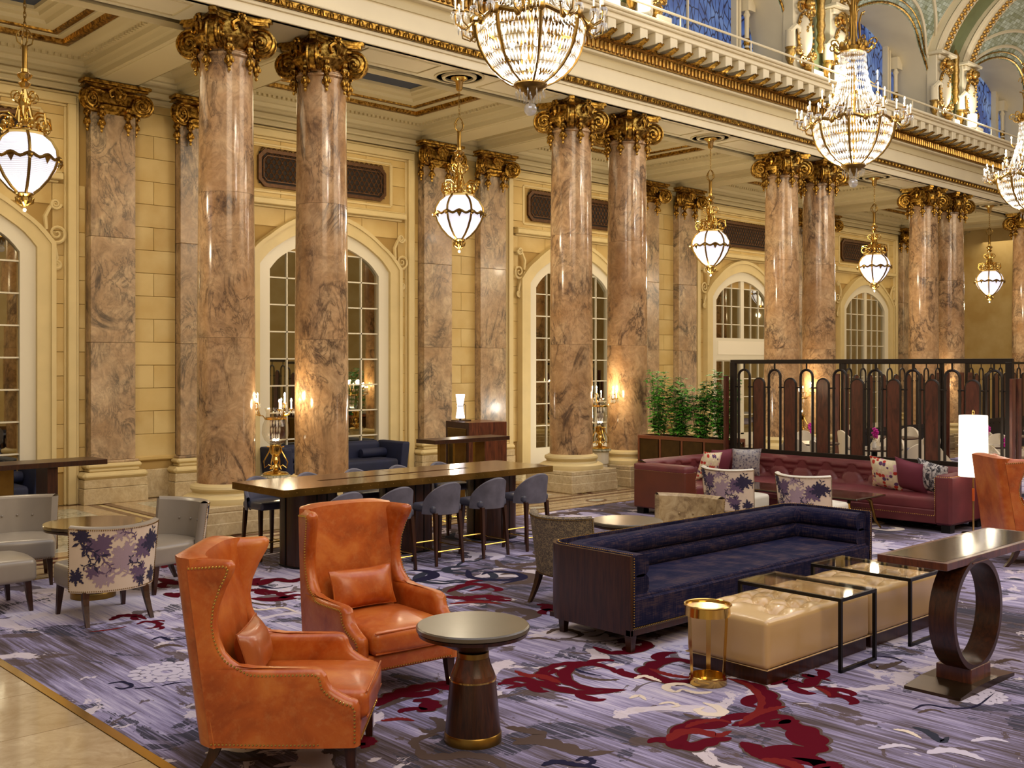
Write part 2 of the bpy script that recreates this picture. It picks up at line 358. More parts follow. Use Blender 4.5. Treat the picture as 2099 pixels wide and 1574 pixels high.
def clone(o, parent, loc=None, rot=None, scale=None):   # one more piece that shares its mesh
    c = bpy.data.objects.new(o.name.split('.')[0], o.data); COL.objects.link(c); c.parent = parent
    if loc is not None: c.location = loc
    if rot is not None: c.rotation_euler = rot
    if scale is not None: c.scale = scale
    return c
def tag(o, label, cat, group=None):
    o['label'] = label; o['category'] = cat
    if group: o['group'] = group
    return o
def thing(name, label, cat, loc=(0, 0, 0), rotz=0, group=None):
    o = bpy.data.objects.new(name, None); COL.objects.link(o); o.location = loc; o.rotation_euler = (0, 0, rotz); o.empty_display_size = .1
    return tag(o, label, cat, group)
KIDS = {}
def kids(o):
    return [c for c in o.children]
def dup(root, loc, rotz=0, label=None, group=None, scale=None):
    def rec(o, par):
        c = o.copy(); COL.objects.link(c); c.parent = par
        for ch in kids(o): rec(ch, c)
        return c
    r_ = rec(root, None); r_.location = loc; r_.rotation_euler = (0, 0, rotz)
    if scale: r_.scale = (scale, scale, scale)
    if label: r_['label'] = label
    if group: r_['group'] = group
    return r_
def stuff(o): o['kind'] = 'stuff'; return o
def struct(name, mb, m, parent=None, smooth=40):
    o = mb.build(name, m, parent, smooth=smooth)
    if not parent: o['kind'] = 'structure'
    return o
def sroot(name):
    o = bpy.data.objects.new(name, None); COL.objects.link(o); o['kind'] = 'structure'; return o
# ================================================================= the setting
P_ = 6.53
XA = [6.725 + P_ * k for k in range(5)]; XB = [8.19 + 6.54 * k for k in range(5)]
YC = 12.75; ZS = 6.68; YP = 16.41; YW = 16.60
BC = [10.72 + P_ * k for k in range(-1, 4)]     # bay centres
def spiral(cx, cz, r0, turns, n, hand=1, a0=0., r1=.012):
    out = []
    for i in range(n + 1):
        t = i / n; a = a0 + hand * turns * 2 * PI * t; r_ = r0 * (1 - t) ** 1.05 + r1; out.append((cx + r_ * math.cos(a), cz + r_ * math.sin(a), t))
    return out
# ---- floor: marble, joints sunk between the tiles
fl_ = struct('floor', MB().box(-12, 40, -9, 17.2, -.12, -.012), 'cream_stone')
tile0 = None
def tile(x0, x1, y0, y1, m='floor_marble', g=.004, z=0.0, poly=None, h=.012):
    mb = MB()
    if poly: mb.prism(poly, z - h, z)
    else: mb.box(x0 + g, x1 - g, y0 + g, y1 - g, z - h, z)
    return mb.build('tile', m, fl_, smooth=0)
me_cache = {}
def tile_c(cx, cy, sx, sy, m, z=0.0):
    k = (round(sx, 3), round(sy, 3), m)
    if k not in me_cache: me_cache[k] = MB().box(-sx / 2 + .003, sx / 2 - .003, -sy / 2 + .003, sy / 2 - .003, -.012, 0).mesh('tile', 0); me_cache[k].materials.append(M[m])
    o = bpy.data.objects.new('tile', me_cache[k]); COL.objects.link(o); o.parent = fl_; o.location = (cx, cy, z); return o
CX0, CY1 = 2.53, 11.0      # carpet edges
for i in range(5):
    for j in range(12):
        tile_c(CX0 - .06 - .41 - .82 * i, 1.9 + .82 * j + (.41 if i % 2 else 0), .82, .82, 'floor_marble')
# bands of inlay in front of the columns
y = CY1 + .03
for (dy, m, n) in ((.20, 'floor_marble', 1.2), (.035, 'dark_inlay', 3.265), (.30, 'floor_marble', 1.306), (.035, 'dark_inlay', 3.265), (.16, 'floor_marble', 1.2), (.12, 'dark_inlay', 3.265), (.12, 'floor_marble', 1.2)):
    x = 0.2
    while x < 34: tile_c(x + n / 2, y + dy / 2, n, dy, m); x += n
    y += dy
for k in range(26):
    cx = 3.3 + 1.306 * k; cyy = CY1 + .03 + .20 + .035 + .15
    ring = MB(); ring.lathe([(.15, 0), (.15, .004), (.20, .004), (.20, 0)], 24, sy=.7); ring.build('inlay_ring', 'dark_inlay', fl_, (cx, cyy, 0), smooth=0)
    MB().lathe([(.001, .003), (.15, .003), (.15, 0)], 24, sy=.7).build('inlay_disc', 'green_marble', fl_, (cx, cyy, 0), smooth=0)
y0 = y
for k in range(-1, 5):      # the aisle: one large framed panel to each bay
    for (cx, wd) in ((10.72 + P_ * k, 4.4), (7.457 + P_ * k + P_, 1.9)):
        yc = (y0 + 16.5) / 2; hh = 16.5 - y0
        for s_ in (-1, 1):
            tile_c(cx + s_ * (wd / 2 - .06), yc, .12, hh, 'dark_inlay'); tile_c(cx, yc + s_ * (hh / 2 - .06), wd - .24, .12, 'dark_inlay')
            tile_c(cx + s_ * (wd / 2 - .27), yc, .3, hh - .24, 'floor_marble'); tile_c(cx, yc + s_ * (hh / 2 - .27), wd - .84, .3, 'floor_marble')
        tile_c(cx, yc, wd - .84, hh - .84, 'green_marble')
        for s_ in (-1, 1): pass
strip = MB().box(CX0 - .06, CX0, -2, CY1 + .03, -.01, .006).box(CX0, 36, CY1, CY1 + .03, -.01, .006)
o = strip.build('trim_2', 'brass', None, smooth=0); o['kind'] = 'structure'
carpet = MB().box(CX0, 36, -3, CY1, -.011, 0).build('carpet', 'carpet', None, smooth=0)
tag(carpet, 'wide lavender and grey carpet with streaks and crimson scrollwork under the lounge furniture', 'carpet')

# ---- back wall with stone blocks
wall = struct('wall_back', MB().box(-8, 37.2, YW + .012, YW + .5, 0, 7.4), 'wall_joint', smooth=0)
def block(x0, x1, z0, z1, yf=YW, d=.03, m='wall_stone'):
    sx, sz = x1 - x0, z1 - z0; k = ('b', round(sx, 3), round(sz, 3), round(d, 3), m)
    if k not in me_cache: me_cache[k] = MB().cbox(-sx / 2 + .003, sx / 2 - .003, -d, 0, -sz / 2 + .003, sz / 2 - .003, .004).mesh('stone_block', 0); me_cache[k].materials.append(M[m])
    o = bpy.data.objects.new('stone_block', me_cache[k]); COL.objects.link(o); o.parent = wall; o.location = ((x0 + x1) / 2, yf + .012, (z0 + z1) / 2); return o
RH = .372
for k in range(5):
    a, b = XA[k] + .36, XB[k] - .36; z = .66; i = 0
    while z < 6.3:
        h_ = min(RH, 6.45 - z)
        if i % 2: block(a, (a + b) / 2, z, z + h_); block((a + b) / 2, b, z, z + h_)
        else: block(a, b, z, z + h_)
        z += RH; i += 1
    MB().cbox(a - .02, b + .02, YW - .05, YW + .02, 0, .46, .01).build('skirting', 'plinth_marble', wall)
    MB().cbox(a - .02, b + .02, YW - .045, YW + .02, .60, .68, .02).build('dado_moulding', 'wall_stone', wall)
def arch_out(w, zs, sh, zt, n=10, z0=0.0):     # half outline of a shouldered segmental arch, mirrored
    pts = [(w, z0), (w, zs)]
    xs, zs2 = w - sh, zs + sh * .95
    for i in range(1, 5):
        t = i / 4; pts.append((w - sh * t, zs + sh * (.95 * t + .10 * math.sin(PI * t))))
    for i in range(1, n + 1):
        u = xs * (1 - i / n); pts.append((u, zs2 + (zt - zs2) * (1 - (u / xs) ** 2)))
    return pts + [(-x, z) for x, z in pts[::-1][1:]]
def archband(mb, o1, o2, y0, y1, cx):    # band between two outlines, front y0, rear y1
    n = len(o1); vs = []
    for (x, z) in o1: vs += [(cx + x, y0, z), (cx + x, y1, z)]
    for (x, z) in o2: vs += [(cx + x, y0, z), (cx + x, y1, z)]
    m = 2 * n; fs = []
    for i in range(n - 1):
        a, b = 2 * i, 2 * i + 2
        fs += [(a, b, b + m, a + m), (a + 1, a + 1 + m, b + 1 + m, b + 1), (a, a + 1, b + 1, b), (a + m, b + m, b + 1 + m, a + 1 + m)]
    mb.add(vs, fs)
# shared grille mesh
gm = MB(); gw, gh = 1.37, .33
for j in range(7):
    for i in range(24):
        cx = -gw + .1 + (i + .5 * (j % 2)) * .11; cz = -gh + .1 + j * .085
        if abs(cx) > gw - .09: continue
        gm.tube([(cx + .052 * math.cos(a), -.012, cz + .075 * math.sin(a)) for a in [0, .7, 1.3, PI / 2, 1.85, 2.45, PI]], .011, 4, cap=False)
gmesh = gm.mesh('lattice'); gmesh.materials.append(M['grille_bronze'])
gf = MB()
oc = lambda a, b, c: [(a - c, -b), (a, -b + c), (a, b - c), (a - c, b), (-a + c, b), (-a, b - c), (-a, -b + c), (-a + c, -b)]
def octring(mb, a, b, c, th, y0, y1):
    o1, o2 = oc(a, b, c), oc(a - th, b - th, c * .8); n = 8
    vs = [(x, y0, z) for x, z in o1] + [(x, y0, z) for x, z in o2] + [(x, y1, z) for x, z in o1] + [(x, y1, z) for x, z in o2]
    fs = []
    for i in range(n):
        j = (i + 1) % n; fs += [(i, j, j + n, i + n), (i, i + 2 * n, j + 2 * n, j), (i + n, j + n, j + 3 * n, i + 3 * n)]
    mb.add(vs, fs)
octring(gf, gw, gh, .12, .06, -.035, .02); octring(gf, gw - .1, gh - .1, .08, .018, -.025, .02)
gfm = gf.mesh('grille_frame'); gfm.materials.append(M['grille_bronze'])
sb = MB()   # scroll bracket in carved stone
for (cx, cz, r0, hd, a0) in ((0, .05, .15, 1, PI), (-.02, .5, .07, -1, 0), (.0, -.42, .06, 1, PI)):
    sp = spiral(cx, cz, r0, 1.9, 26, hd, a0); sb.tube([(x, -.03, z) for x, z, t in sp], [.028 * (1 - .6 * t) for x, z, t in sp], 5)
sb.tube([(-.15, -.02, .1), (-.17, -.02, .3), (-.1, -.02, .44), (-.03, -.02, .55)], [.03, .035, .03, .015], 5)
sb.tube([(-.1, -.02, -.06), (-.03, -.03, -.2), (.0, -.02, -.32), (-.03, -.02, -.5)], [.04, .035, .03, .01], 5)
sbm = sb.mesh('scroll_bracket'); sbm.materials.append(M['cream_stone'])
pane_me = {}
for bi, bx in enumerate(BC):
    n = bi + 1
    d = struct('door_%d' % n, MB().box(bx - 1.42, bx + 1.42, YW + .30, YW + .34, 0, 4.7), 'door_paint', smooth=0)
    # opening surround: recess built by jambs in front of the wall plane
    fr = MB(); archband(fr, arch_out(1.17, 3.84, .30, 4.38), arch_out(1.42, 3.92, .36, 4.64), YW - .075, YW + .02, bx)
    fr.box(bx - 1.17, bx + 1.17, YW - .06, YW + .02, 0, .34); fr.build('door_frame', 'door_paint', d)
    st = MB(); archband(st, arch_out(1.40, 3.92, .36, 4.62), arch_out(1.62, 3.98, .42, 4.86), YW - .14, YW + .02, bx)
    archband(st, arch_out(1.60, 3.98, .42, 4.84), arch_out(1.67, 4.0, .44, 4.92), YW - .17, YW + .02, bx); st.build('arch_surround', 'cream_stone', wall)
    mu = MB(); mu.box(bx - .075, bx + .075, YW - .06, YW + .012, .3, 4.4)
    cols = [-1.16 + .361 * i for i in range(4)]
    if bi == 3: mu.box(bx - 1.2, bx + 1.2, YW - .062, YW + .012, 2.28, 2.86)
    for s_ in (-1, 1):
        for c_ in cols[1:3]: mu.box(bx + s_ * c_ - .012, bx + s_ * c_ + .012, YW - .035, YW + .012, .34, 4.4)
    zr = [.34 + .48 * i for i in range(9)]
    for z in zr[1:]: mu.box(bx - 1.17, bx + 1.17, YW - .035, YW + .012, z - .012, z + .012)
    mu.build('glazing_bars', 'door_paint', d)
    pm = 'mirror' if bi < 4 else 'mirror'
    for s_ in (-1, 1):
        for i in range(3):
            for z in zr[:-1]:
                if ('p') not in pane_me: pane_me['p'] = MB().box(-.17, .17, 0, .01, -.23, .23).mesh('pane', 0); pane_me['p'].materials.append(M['mirror'])
                xx = bx + s_ * (cols[i] + cols[i + 1]) / 2
                p = bpy.data.objects.new('pane', pane_me['p']); COL.objects.link(p); p.parent = d; p.location = (xx, YW - .006, z + .24)
                p.rotation_euler = (R.uniform(-.006, .006), 0, R.uniform(-.008, .008))
    if bi == 3:
        MB().box(bx - 1.1, bx + 1.1, YW - .075, YW - .06, 2.42, 2.78).build('blank_panel', 'white_wall', d, smooth=0)
    for s_ in (-1, 1):    # handles
        pass
    # mouldings framing the bay
    ml = MB()
    for s_ in (-1, 1):
        for (u0, u1, dd) in ((1.83, 1.87, .05), (1.87, 2.0, .11), (2.0, 2.05, .07)):
            a, b = sorted((s_ * u0, s_ * u1)); ml.cbox(bx + a, bx + b, YW - dd, YW + .02, 0, 6.12 + u0 - 1.83, .012)
    for (u0, u1, dd) in ((1.83, 1.87, .05), (1.87, 2.0, .11), (2.0, 2.05, .07)):
        ml.cbox(bx - u1, bx + u1, YW - dd, YW + .02, 6.12 + u0 - 1.83, 6.12 + u1 - 1.83, .012)
    ml.build('bay_moulding', 'cream_stone', wall)
    en = MB()
    for (z0, z1, dd) in ((4.93, 4.97, .06), (4.97, 5.07, .16), (5.07, 5.1, .13)): en.cbox(bx - 1.72 - dd * .4, bx + 1.72 + dd * .4, YW - dd, YW + .02, z0, z1, .012)
    en.build('door_cornice', 'cream_stone', wall)
    for s_ in (-1, 1):
        o = bpy.data.objects.new('scroll_bracket', sbm); COL.objects.link(o); o.parent = wall; o.location = (bx + s_ * 1.70, YW - .07, 4.1); o.scale = (s_, 1, 1)
    # blocks of the pier strips and of the field
    z = .5
    while z < 4.9:
        h_ = min(.37, 4.93 - z)
        for s_ in (-1, 1):
            a, b = sorted((s_ * 1.66, s_ * 1.84)); block(bx + a, bx + b, z, z + h_)
            a, b = sorted((s_ * 2.05, s_ * 2.16)); block(bx + a, bx + b, z, z + h_)
        z += .37
    for (za, zb) in ((5.1, 5.25), (5.98, 6.12)):
        for i in range(4): block(bx - 1.84 + .92 * i, bx - .92 + .92 * i, za, zb)
    for i in range(2):
        for s_ in (-1, 1):
            a, b = sorted((s_ * 1.5, s_ * 1.84)); block(bx + a, bx + b, 5.25 + .365 * i, 5.25 + .365 * (i + 1))
    for (za, zb) in ((4.6, 4.93),):
        for i in range(4): block(bx - 1.66 + .83 * i, bx - .83 + .83 * i, za, zb, yf=YW + .01)
    pf = MB()
    for (a, b, dd) in ((1.50, .365 + .04, .035), ):
        pf.cbox(bx - a, bx + a, YW - dd, YW + .02, 5.615 - b - .03, 5.615 - b + .01, .008); pf.cbox(bx - a, bx + a, YW - dd, YW + .02, 5.615 + b - .01, 5.615 + b + .03, .008)
        for s_ in (-1, 1): pf.cbox(bx + s_ * a - .03, bx + s_ * a + .03, YW - dd, YW + .02, 5.615 - b, 5.615 + b, .008)
    pf.build('panel_frame', 'cream_stone', wall)
    g = thing('ventilation_grille', '', 'grille', (bx, YW - .01, 5.615), 0, 'bronze grilles above the mirrored doors')
    MB().box(-gw + .02, gw - .02, -.004, .0, -gh + .05, gh - .05).build('backing', 'grille_dark', g, smooth=0)
    for nm, me in (('grille_frame', gfm), ('lattice', gmesh)):
        o = bpy.data.objects.new(nm, me); COL.objects.link(o); o.parent = g
        if nm == 'lattice': stuff(o)
    g['label'] = ['pierced bronze wall grille cut by the left edge of the photo, behind the first lantern', 'pierced bronze wall grille behind the front pair of marble columns', 'pierced bronze wall grille behind the second pair of marble columns',
                  'pierced bronze wall grille behind the third pair of marble columns', 'pierced bronze wall grille behind the fourth lantern, above the farthest mirrored window'][bi]
wt = MB(); wt.cbox(-8, 37, YW - .10, YW + .02, 6.36, 6.46, .02); wt.cbox(-8, 37, YW - .16, YW + .02, 6.46, 6.56, .02)
o = wt.build('trim_1', 'ceiling_paint'); o['kind'] = 'structure'

# ---- columns and pilasters
def blobdrop(mb, x, y, z, ln, r):    # a hanging drop of husks
    for i, (dz, rr) in enumerate(((0, .8), (.22, 1.0), (.38, .75), (.6, 1.05), (.78, .7), (.95, .45))):
        mb.ball((x, y, z - dz * ln), r * rr, 5, sz=1.25)
        if i in (1, 3):
            for a in range(4): mb.ball((x + r * .9 * math.cos(a * PI / 2 + .7), y + r * .9 * math.sin(a * PI / 2 + .7), z - dz * ln - r * .5), r * .5, 4, sz=1.4)
def volute_mesh(R0=.18):
    mb = MB()
    # x = outward along the diagonal, y = tangential, z up; two splayed spiral faces around a solid disc
    mb.lathe([(.02, -.065), (R0 * .72, -.06), (R0 * .97, -.035), (R0 * .97, .035), (R0 * .72, .06), (.02, .065)], 18, Matrix.Rotation(PI / 2, 4, 'X'))
    for s_ in (-1, 1):
        sp = spiral(0, 0, R0 * .93, 2.6, 44, -1, PI * .55)
        mb.tube([(x, s_ * (.055 + .035 * t), z) for x, z, t in sp], [.021 * (1 - .45 * t) for x, z, t in sp], 5)
        mb.ball((0, s_ * .1, 0), .028, 5)
        mb.tube([(-.03, s_ * .06, R0 * .9), (-.14, s_ * .075, R0 * .98), (-.26, s_ * .09, R0 * .9)], [.022, .024, .02], 5)
    me = mb.mesh('volute'); me.materials.append(M['gilt']); return me
vol_me = volute_mesh(.19)
fm = MB(); blobdrop(fm, 0, 0, 0, .40, .052); fest_me = fm.mesh('festoon'); fest_me.materials.append(M['gilt'])
fm = MB()
for a in range(8): fm.ball((.055 * math.cos(a * PI / 4), 0, .055 * math.sin(a * PI / 4)), .026, 4)
fm.ball((0, -.03, 0), .03, 5); fm.tube([(0, 0, -.05), (.03, -.01, -.13), (0, 0, -.2)], [.035, .045, .015], 5)
for s_ in (-1, 1): fm.tube([(s_ * .06, 0, -.04), (s_ * .13, -.01, -.09), (s_ * .1, 0, -.17), (s_ * .05, 0, -.14)], [.03, .03, .022, .01], 5)
flow_me = fm.mesh('flower'); flow_me.materials.append(M['gilt'])
def abacus_mb(h, half_only=False, hs=.46):
    pl = []
    for q in range(4):
        a = q * PI / 2
        for i in range(9):
            t = -1 + 2 * i / 8; d = hs - .13 * (1 - t * t) + 0; 
            if abs(t) == 1: x, y_ = hs - .05 * (1 if i else 1) * 0, hs * t
            x, y_ = (d, t * (hs - .04)) if abs(t) < 1 else (hs, t * (hs - .06))
            pl.append((x * math.cos(a) - y_ * math.sin(a), x * math.sin(a) + y_ * math.cos(a)))
    m1 = MB(); m1.prism([(x * .93, y * .93) for x, y in pl], 0, h * .45); m1.prism(pl, h * .45, h * .8); m1.prism([(x * .97, y * .97) for x, y in pl], h * .8, h); return m1
cap0 = None
def capital(parent, ztop, pil=False):
    z0 = ztop - .47
    cp = MB()
    if not pil: cp.lathe([(.33, z0 - .02), (.35, z0), (.33, z0 + .03), (.36, z0 + .08), (.43, z0 + .16), (.40, z0 + .22), (.36, z0 + .38)], 28)
    else: cp.cbox(-.36, .36, -.02, .12, z0, z0 + .38, .02); cp.cbox(-.40, .40, -.06, .12, z0 + .06, z0 + .16, .03)
    c = cp.build('capital', 'gilt', parent)
    if not pil: am = abacus_mb(.10)
    else:
        am = MB(); am.cbox(-.50, .50, -.16, .14, 0, .045, .01); am.cbox(-.54, .54, -.20, .14, .045, .1, .012)
    ab = am.build('abacus', 'gilt', c, (0, 0, ztop - .10))
    def inst(nm, me, loc, rz=0, sc_=None):
        o = bpy.data.objects.new(nm, me); COL.objects.link(o); o.parent = c; o.location = loc; o.rotation_euler = (0, 0, rz)
        if sc_: o.scale = sc_
    if not pil:
        for q in range(4):
            a = PI / 4 + q * PI / 2; inst('volute', vol_me, (.47 * math.cos(a), .47 * math.sin(a), ztop - .33), a)
            b = q * PI / 2; inst('flower', flow_me, (.40 * math.cos(b), .40 * math.sin(b), ztop - .06), b + PI / 2)
        for q in range(8):
            a = PI / 8 + q * PI / 4; inst('festoon', fest_me, (.385 * math.cos(a), .385 * math.sin(a), ztop - .36))
    else:
        for s_ in (-1, 1):
            inst('volute', vol_me, (s_ * .42, -.12, ztop - .31), PI / 2 * 0 + (-.45 if s_ > 0 else PI + .45), (.9, .9, .9))
            inst('festoon', fest_me, (s_ * .21, -.06, ztop - .38)); inst('festoon', fest_me, (s_ * .385, .06, ztop - .36))
        inst('flower', flow_me, (0, -.14, ztop - .07), 0)
    return c
def drum(mb, z0, z1, rf, n=32):
    st = 6; mb.lathe([(rf(z0 + (z1 - z0) * i / st), z0 + (z1 - z0) * i / st) for i in range(st + 1)], n)
    return mb
def rcol(z): t = (z - .62) / 5.4; return .375 - .035 * t * t
ordn = ['first', 'second', 'third', 'fourth', 'fifth']
def column(k, ab, proto=None):
    x = (XA if ab == 'A' else XB)[k]
    side = 'left' if ab == 'A' else 'right'
    lab = ('veined pink marble column with gilt capital, %s of the %s pair from the left' % (side, ordn[k]))
    if proto: return dup(proto, (x, YC, 0), 0, lab, 'paired marble columns along the aisle')
    t = thing('marble_column', lab, 'column', (x, YC, 0), 0, 'paired marble columns along the aisle')
    for (z0, z1) in ((.62, 2.5), (2.503, 4.38), (4.383, 6.16)): drum(MB(), z0, z1, rcol).build('drum', 'column_marble', t)
    MB().lathe([(.34, 6.13), (.37, 6.15), (.37, 6.17), (.345, 6.19), (.345, 6.22)], 32).build('necking', 'column_marble', t)
    MB().lathe([(.55, .37), (.555, .40), (.55, .44), (.50, .47), (.45, .475), (.43, .50), (.44, .53), (.455, .535), (.465, .56), (.455, .59), (.42, .60), (.39, .62)], 36).build('base', 'cream_stone', t)
    MB().cbox(-.565, .565, -.565, .565, 0, .30, .015).cbox(-.575, .575, -.575, .575, 0, .17, .015).cbox(-.555, .555, -.555, .555, .30, .37, .01).build('plinth', 'plinth_marble', t)
    capital(t, ZS)
    return t
c0 = column(0, 'A')
for k in range(5):
    for ab in 'AB':
        if (k, ab) != (0, 'A'): column(k, ab, c0)
def pilaster(k, ab, proto=None):
    x = (XA if ab == 'A' else XB)[k]; side = 'left' if ab == 'A' else 'right'
    lab = 'flat marble pilaster with gilt capital on back wall, %s one behind the %s column pair' % (side, ordn[k])
    if proto: return dup(proto, (x, YP, 0), 0, lab, 'marble pilasters on the back wall')
    t = thing('marble_pilaster', lab, 'pilaster', (x, YP, 0), 0, 'marble pilasters on the back wall')
    for (z0, z1) in ((.66, 2.5), (2.503, 4.15), (4.153, 6.1)): MB().cbox(-.355, .355, 0, .2, z0, z1, .006).build('marble_slab', 'pilaster_marble', t, smooth=0)
    MB().cbox(-.40, .40, -.04, .2, .62, .66, .01).build('dark_strip', 'pilaster_marble', t)
    MB().cbox(-.44, .44, -.07, .2, .54, .62, .03).cbox(-.40, .40, -.05, .2, .49, .54, .015).cbox(-.52, .52, -.14, .2, .38, .49, .045).build('base', 'cream_stone', t)
    MB().cbox(-.50, .50, -.12, .2, .25, .38, .006).cbox(-.51, .51, -.125, .2, 0, .245, .006).build('plinth', 'plinth_marble', t)
    capital(t, 6.54, True); return t
p0 = pilaster(0, 'A')
for k in range(5):
    for ab in 'AB':
        if (k, ab) != (0, 'A'): pilaster(k, ab, p0)

# ---- ceiling of the aisle
ceil = struct('ceiling', MB().box(-8, 37.2, 12.3, 17.1, 7.3, 7.5), 'ceiling_paint', smooth=0)
bm_ = MB()
for k in range(-1, 5):
    for x in (6.725 + P_ * k, 8.19 + P_ * k):
        bm_.cbox(x - .34, x + .34, 13.15, YW, 6.56, 7.3, .02); bm_.cbox(x - .27, x + .27, 13.2, YW - .1, 6.55, 6.57, .004)
bm_.build('ceiling_beams', 'ceiling_paint', ceil)['kind'] = 'stuff'
def ring(mb, x0, x1, y0, y1, prof):
    vs = []; fs = []
    for (i, z) in prof: vs += [(x0 + i, y0 + i, z), (x1 - i, y0 + i, z), (x1 - i, y1 - i, z), (x0 + i, y1 - i, z)]
    for j in range(len(prof) - 1):
        for q in range(4): fs.append((4 * j + q, 4 * j + (q + 1) % 4, 4 * j + 4 + (q + 1) % 4, 4 * j + 4 + q))
    mb.add(vs, fs)
def dents(mb, x0, x1, y0, y1, z, w_=.05, g_=.095):
    x = x0 + .03
    while x < x1 - .05:
        for yy in (y0, y1 - .05): mb.box(x, x + w_, yy, yy + .05, z - .05, z)
        x += g_
    y = y0 + .03
    while y < y1 - .05:
        for xx in (x0, x1 - .05): mb.box(xx, xx + .05, y, y + w_, z - .05, z)
        y += g_
for k in range(-1, 5):
    xa, xb = 8.19 + P_ * (k) + .34, 6.725 + P_ * (k + 1) - .34; ya, yb = 13.18, YW - .1
    co = MB(); ring(co, xa, xb, ya, yb, [(0.004, 6.56), (.004, 6.64), (.05, 6.66), (.07, 6.72), (.13, 6.73), (.14, 6.80), (.22, 6.82), (.30, 6.83), (.34, 6.87), (.48, 6.89), (.5, 6.92)])
    ring(co, xa, xb, ya, yb, [(.64, 6.93), (.74, 6.93), (.75, 6.95)]); ring(co, xa, xb, ya, yb, [(.86, 6.96), (.9, 6.96), (1.0, 6.98), (1.03, 7.03), (1.14, 7.04), (1.16, 7.08), (1.24, 7.08), (1.25, 7.13)])
    co.build('coffer', 'ceiling_paint', ceil)
    gb = MB(); ring(gb, xa, xb, ya, yb, [(.5, 6.92), (.52, 6.87), (.57, 6.86), (.62, 6.87), (.64, 6.93)]); ring(gb, xa, xb, ya, yb, [(.75, 6.95), (.77, 6.935), (.84, 6.935), (.86, 6.96)])
    i = xa + .55
    while i < xb - .55:
        for yy in (ya + .57, yb - .57): gb.ball((i, yy, 6.89), .03, 4)
        i += .085
    i = ya + .55
    while i < yb - .55:
        for xx in (xa + .57, xb - .57): gb.ball((xx, i, 6.89), .03, 4)
        i += .085
    stuff(gb.build('gilt_moulding', 'gilt', ceil))
    de = MB(); dents(de, xa + .22, xb - .22, ya + .22, yb - .22, 6.83); stuff(de.build('dentils', 'ceiling_paint', ceil))
    MB().box(xa + 1.2, xb - 1.2, ya + 1.2, yb - 1.2, 7.13, 7.15).build('blue_panel', 'coffer_blue', ceil, smooth=0)
    xa, xb = 6.725 + P_ * k + .34, 8.19 + P_ * k - .34
    co = MB(); ring(co, xa, xb, ya, yb, [(.004, 6.56), (.004, 6.64), (.05, 6.66), (.07, 6.72), (.13, 6.73), (.14, 6.80), (.2, 6.82), (.26, 6.86)]); co.box(xa + .2, xb - .2, ya + .2, yb - .2, 6.86, 6.88); co.build('coffer', 'ceiling_paint', ceil)

# ---- entablature over the colonnade
X0, X1 = -6, 37
ent = sroot('entablature')
e = MB(); e.box(X0, X1, 12.33, 13.17, ZS, 8.1); e.cbox(X0, X1, 12.30, 12.4, ZS, ZS + .13, .006); e.cbox(X0, X1, 12.27, 12.4, ZS + .13, 6.86, .008)
e.cbox(X0, X1, 12.19, 12.4, 6.96, 6.99, .01); e.cbox(X0, X1, 12.2, 12.4, 7.455, 7.5, .01); e.cbox(X0, X1, 11.95, 12.4, 7.90, 8.0, .01)
e.build('architrave', 'cream_paint', ent)
so = MB()
for k in range(-1, 5):
    xa, xb = 8.19 + P_ * k + .6, 6.725 + P_ * (k + 1) - .6; cx = 10.72 + P_ * k
    for (p, q) in ((xa, cx - .6), (cx + .6, xb)):
        so.box(p, q, 12.46, 12.48, ZS - .015, ZS); so.box(p, q, 13.02, 13.04, ZS - .015, ZS); so.box(p, p + .02, 12.48, 13.02, ZS - .015, ZS); so.box(q - .02, q, 12.48, 13.02, ZS - .015, ZS)
    so.lathe([(.40, ZS), (.40, ZS - .02), (.36, ZS - .02), (.36, ZS)], 32, cx=cx, cy=YC); so.lathe([(.28, ZS), (.27, ZS - .03), (.22, ZS - .03), (.22, ZS)], 32, cx=cx, cy=YC)
so.build('soffit_moulding', 'ceiling_paint', ent)
gb = MB(); gb.cbox(X0, X1, 12.22, 12.4, 6.86, 6.96, .012); x = 0.0
while x < 36.9:
    gb.tube([(x + .055 * math.cos(a), 12.215 - .01 * math.sin(a), 6.875 + .065 * math.sin(a)) for a in (0, .8, PI / 2, 2.34, PI)], .010, 4, cap=False)
    gb.ball((x, 12.215, 6.90), .02, 4, sz=1.5); x += .16
stuff(gb.build('egg_and_dart', 'gilt', ent))
fb = MB(); fb.box(X0, X1, 12.17, 12.4, 7.50, 7.70); x = 6.0
while x < 36.9: fb.cbox(x, x + .07, 12.135, 12.18, 7.515, 7.685, .02); x += .105
stuff(fb.build('fluted_band', 'gold_leaf', ent))
eb = MB(); eb.cbox(X0, X1, 12.10, 12.4, 7.70, 7.78, .02); x = 6.0
while x < 36.9: eb.ball((x, 12.09, 7.735), .032, 4); x += .095
stuff(eb.build('bead_moulding', 'gilt', ent))
eb = MB().box(X0, X1, 12.12, 12.4, 7.78, 7.92); eb.build('cornice_bed', 'cream_paint', ent, smooth=0)
co = MB(); co.cbox(X0, X1, 11.75, 12.4, 7.93, 8.02, .01); co.cbox(X0, X1, 11.70, 12.4, 8.02, 8.07, .015); co.cbox(X0, X1, 11.66, 13.4, 8.07, 8.13, .015); co.build('corona', 'cream_paint', ent)
mod0 = None; x = 8.3
